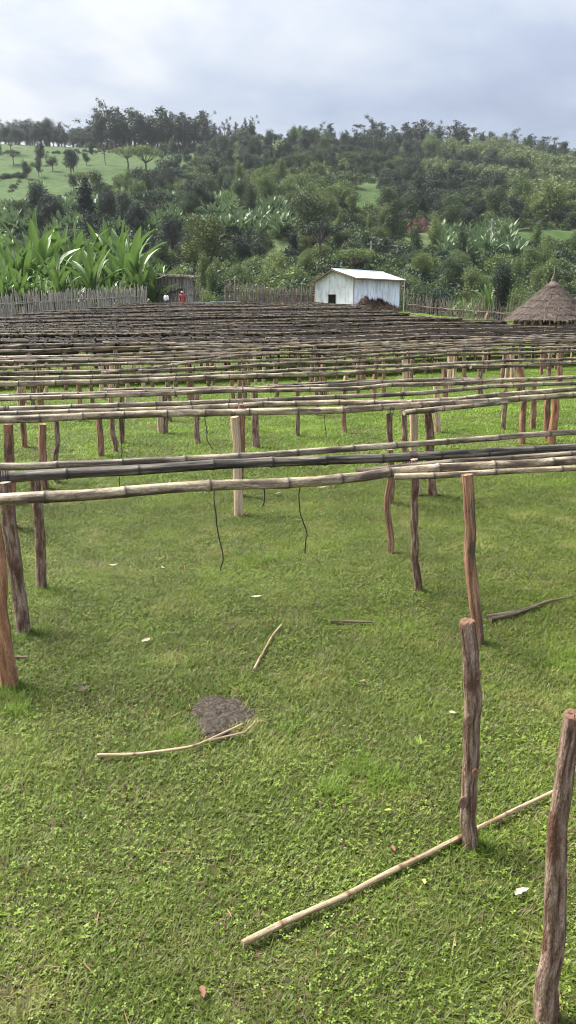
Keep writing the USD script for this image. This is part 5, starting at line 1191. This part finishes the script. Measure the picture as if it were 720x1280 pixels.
# undergrowth between the trees: uncountable
us = []
y = 92.0
while y < 436:
    st = 3.2 + (y - 92) * .006; half = .42 * y + 6
    for x in np.arange(-half, half, st):
        xx, yy = x + rt.uniform(-.5, .5) * st, y + rt.uniform(-.5, .5) * st; us.append((xx, yy))
    y += st
us = np.array(us); upx, upy = px_of(us[:, 0], us[:, 1], terrain(us[:, 0], us[:, 1]))
mk = np.zeros(len(us))
for q in MEADOWS: mk = np.maximum(mk, in_poly(upx, upy, q, 6))
mk = np.where((np.abs(upx - 526) < 22) & (upy > 286) & (upy < 312), 1, mk)
us = us[(mk < .45) & (upx > -30) & (upx < 750)]
hd = []
for (ax, ay), (bx, by) in (((12, 242), (50, 196)), ((-10, 262), (62, 254)), ((62, 257), (128, 236)), ((120, 244), (178, 224)), ((-10, 226), (30, 220)), ((60, 192), (150, 190)), ((150, 191), (250, 192))):
    for q in np.arange(0, 1, .055):
        g = on_ground(ax + (bx - ax) * q + rt.uniform(-2, 2), ay + (by - ay) * q + rt.uniform(-1, 1))
        if g is not None: hd.append(g[:2])
us = np.vstack([us, np.array(hd)])
def geo_of(k, part='crown'):
    m_ = UsdGeom.Mesh(stage.GetPrimAtPath(P(k) + '/' + part)); return np.array(m_.GetPointsAttr().Get()), np.array(m_.GetFaceVertexIndicesAttr().Get()).reshape(-1, 3)
bp = []
for s_, mt in ((200, 'crown_broad'), (201, 'crown_pale'), (202, 'crown_dark'), (203, 'crown_broad')):
    k = tree_kind('scrub', s_, 1, 'dome', mt, 700, .13); v, f = geo_of(k); bp.append((v, f, None, mt))
hh = rt.uniform(1.5, 4.2, len(us)); hh[-len(hd):] *= .55; sc = np.stack([hh * .95, hh * .95, hh], 1)
scatter('undergrowth', bp, rt.choice([0, 0, 1, 2, 3], len(us)), np.column_stack([us, terrain(us[:, 0], us[:, 1]) - .15]), rt.uniform(0, 6.28, len(us)), sc, 'scrub and undergrowth between the trees of the slope', 'undergrowth')
# distant enset patches on the slope: uncountable at this distance
def enset_merged(seed):
    rg = np.random.default_rng(seed); parts = []
    for i in range(9):
        q = i / 8; v, f = enset_leaf(3.4 * rg.uniform(.8, 1.1), .8 * rg.uniform(.8, 1.2), .15 + .8 * q, i * 2.4 + rg.uniform(-.3, .3), rg, rg.uniform(.2, .8), 6); parts.append((v + [0, 0, .8 - q * .3], f))
    return (*join(parts), None, 'enset_far')
ep = [enset_merged(s_) for s_ in (1, 2, 3)]
sx = [(x, y, s_) for x, y, _, s_ in scrub]
for i in range(420):
    r_ = rt.random()
    px, py = (rt.uniform(-20, 350), rt.uniform(258, 300)) if r_ < .5 else (rt.uniform(550, 650), rt.uniform(296, 332)) if r_ < .75 else (rt.uniform(225, 260), rt.uniform(180, 196)) if r_ < .8 else (rt.uniform(400, 460), rt.uniform(225, 265)) if r_ < .88 else (rt.uniform(280, 420), rt.uniform(240, 262))
    g = on_ground(px, py)
    if g is not None and g[1] > 90 and is_meadow(px, py) < .3: sx.append((g[0], g[1], rt.uniform(.8, 1.25)))
sx = np.array(sx)
scatter('enset_patches', ep, rt.integers(0, 3, len(sx)), np.column_stack([sx[:, :2], terrain(sx[:, 0], sx[:, 1])]), rt.uniform(0, 6.28, len(sx)), sx[:, 2], 'patches of enset and banana on the wooded slope', 'enset')
# bushes behind the fences
for px, b, hpx, Y, kd, d in [(280, 378, 24, 75, 2, 'dark green bush in the gap of the back fence'), (330, 372, 36, 80, 3, 'yellow-green bush behind the long back fence'), (310, 374, 32, 82, 1, 'pale bush left of the yellow-green one behind the back fence'), (372, 372, 36, 82, 0, 'green bush just left of the white shed'),
                             (712, 372, 34, 56, 3, 'yellow-green bush behind the thatched hut at the right edge'), (668, 376, 40, 72, 0, 'green bush between the ivy-clad stump and the thatched hut'), (650, 374, 52, 84, 1, 'tall pale bush behind the ivy-clad stump'), (540, 380, 44, 80, 2, 'dark bush right of the thin bare pole'), (522, 382, 50, 82, 0, 'green bush behind the thin bare pole'), (600, 380, 36, 82, 1, 'pale bush behind the young enset'), (255, 376, 32, 78, 1, 'pale bush right of the woven hut'), (235, 372, 44, 84, 0, 'green bush behind the woven hut')]:
    g = at_y(px, b, Y); H = hpx / FOC * Y; TK['one'] = [TK['bush'][kd]]; tree('one', 'bush', g[0], Y, H, d, 'bush', None, .8)
# red earth bank on the slope
g = on_ground(526, 291); 
R, A = np.meshgrid(np.linspace(-1, 1, 21), np.linspace(0, 1, 9), indexing='ij')
X = g[0] + R * 3.6; Zb = 3.2 * A * (1 - .55 * R ** 2) * (1 + .3 * (meshkit.fbm(np.stack([R * 4, A * 3, 0 * R], -1), 3, 3) - .5)); Yb = g[1] + 1.3 * A - 1.2 + .9 * (meshkit.fbm(np.stack([R * 5, A * 4, 0 * R + 2], -1), 3, 4) - .5)
v = np.stack([X, Yb, terrain(X, Yb) + Zb - .3], -1).reshape(-1, 3)
back = v + [0, 4.0, -1.2]
i, j = np.meshgrid(np.arange(20), np.arange(8), indexing='ij'); q = np.stack([i * 9 + j, (i + 1) * 9 + j, (i + 1) * 9 + j + 1, i * 9 + j + 1], -1).reshape(-1, 4)
topq = np.array([[i * 9 + 8, (i + 1) * 9 + 8, (i + 1) * 9 + 8 + 189, i * 9 + 8 + 189] for i in range(20)])
tag(mesh('earth_bank', np.vstack([v, back]), np.vstack([q, topq]), 'red_earth', smooth=40), 'bare red earth bank half way up the wooded slope', 'earth bank', kind='structure')
# air: the far trees fade a little
hz = trimesh.creation.box((1300, 1000, 190)); hz.apply_translation((0, 350, 80))
M['haze'] = usdkit.material(stage, L + 'haze', {'v': ('principled_volume', {'color': (.86, .93, 1.0), 'density': .00009, 'anisotropy': .2})}, volume='v.volume')
tag(mesh('haze', hz.vertices, hz.faces, 'haze'), 'faint bluish haze over the valley', 'haze', kind='stuff')
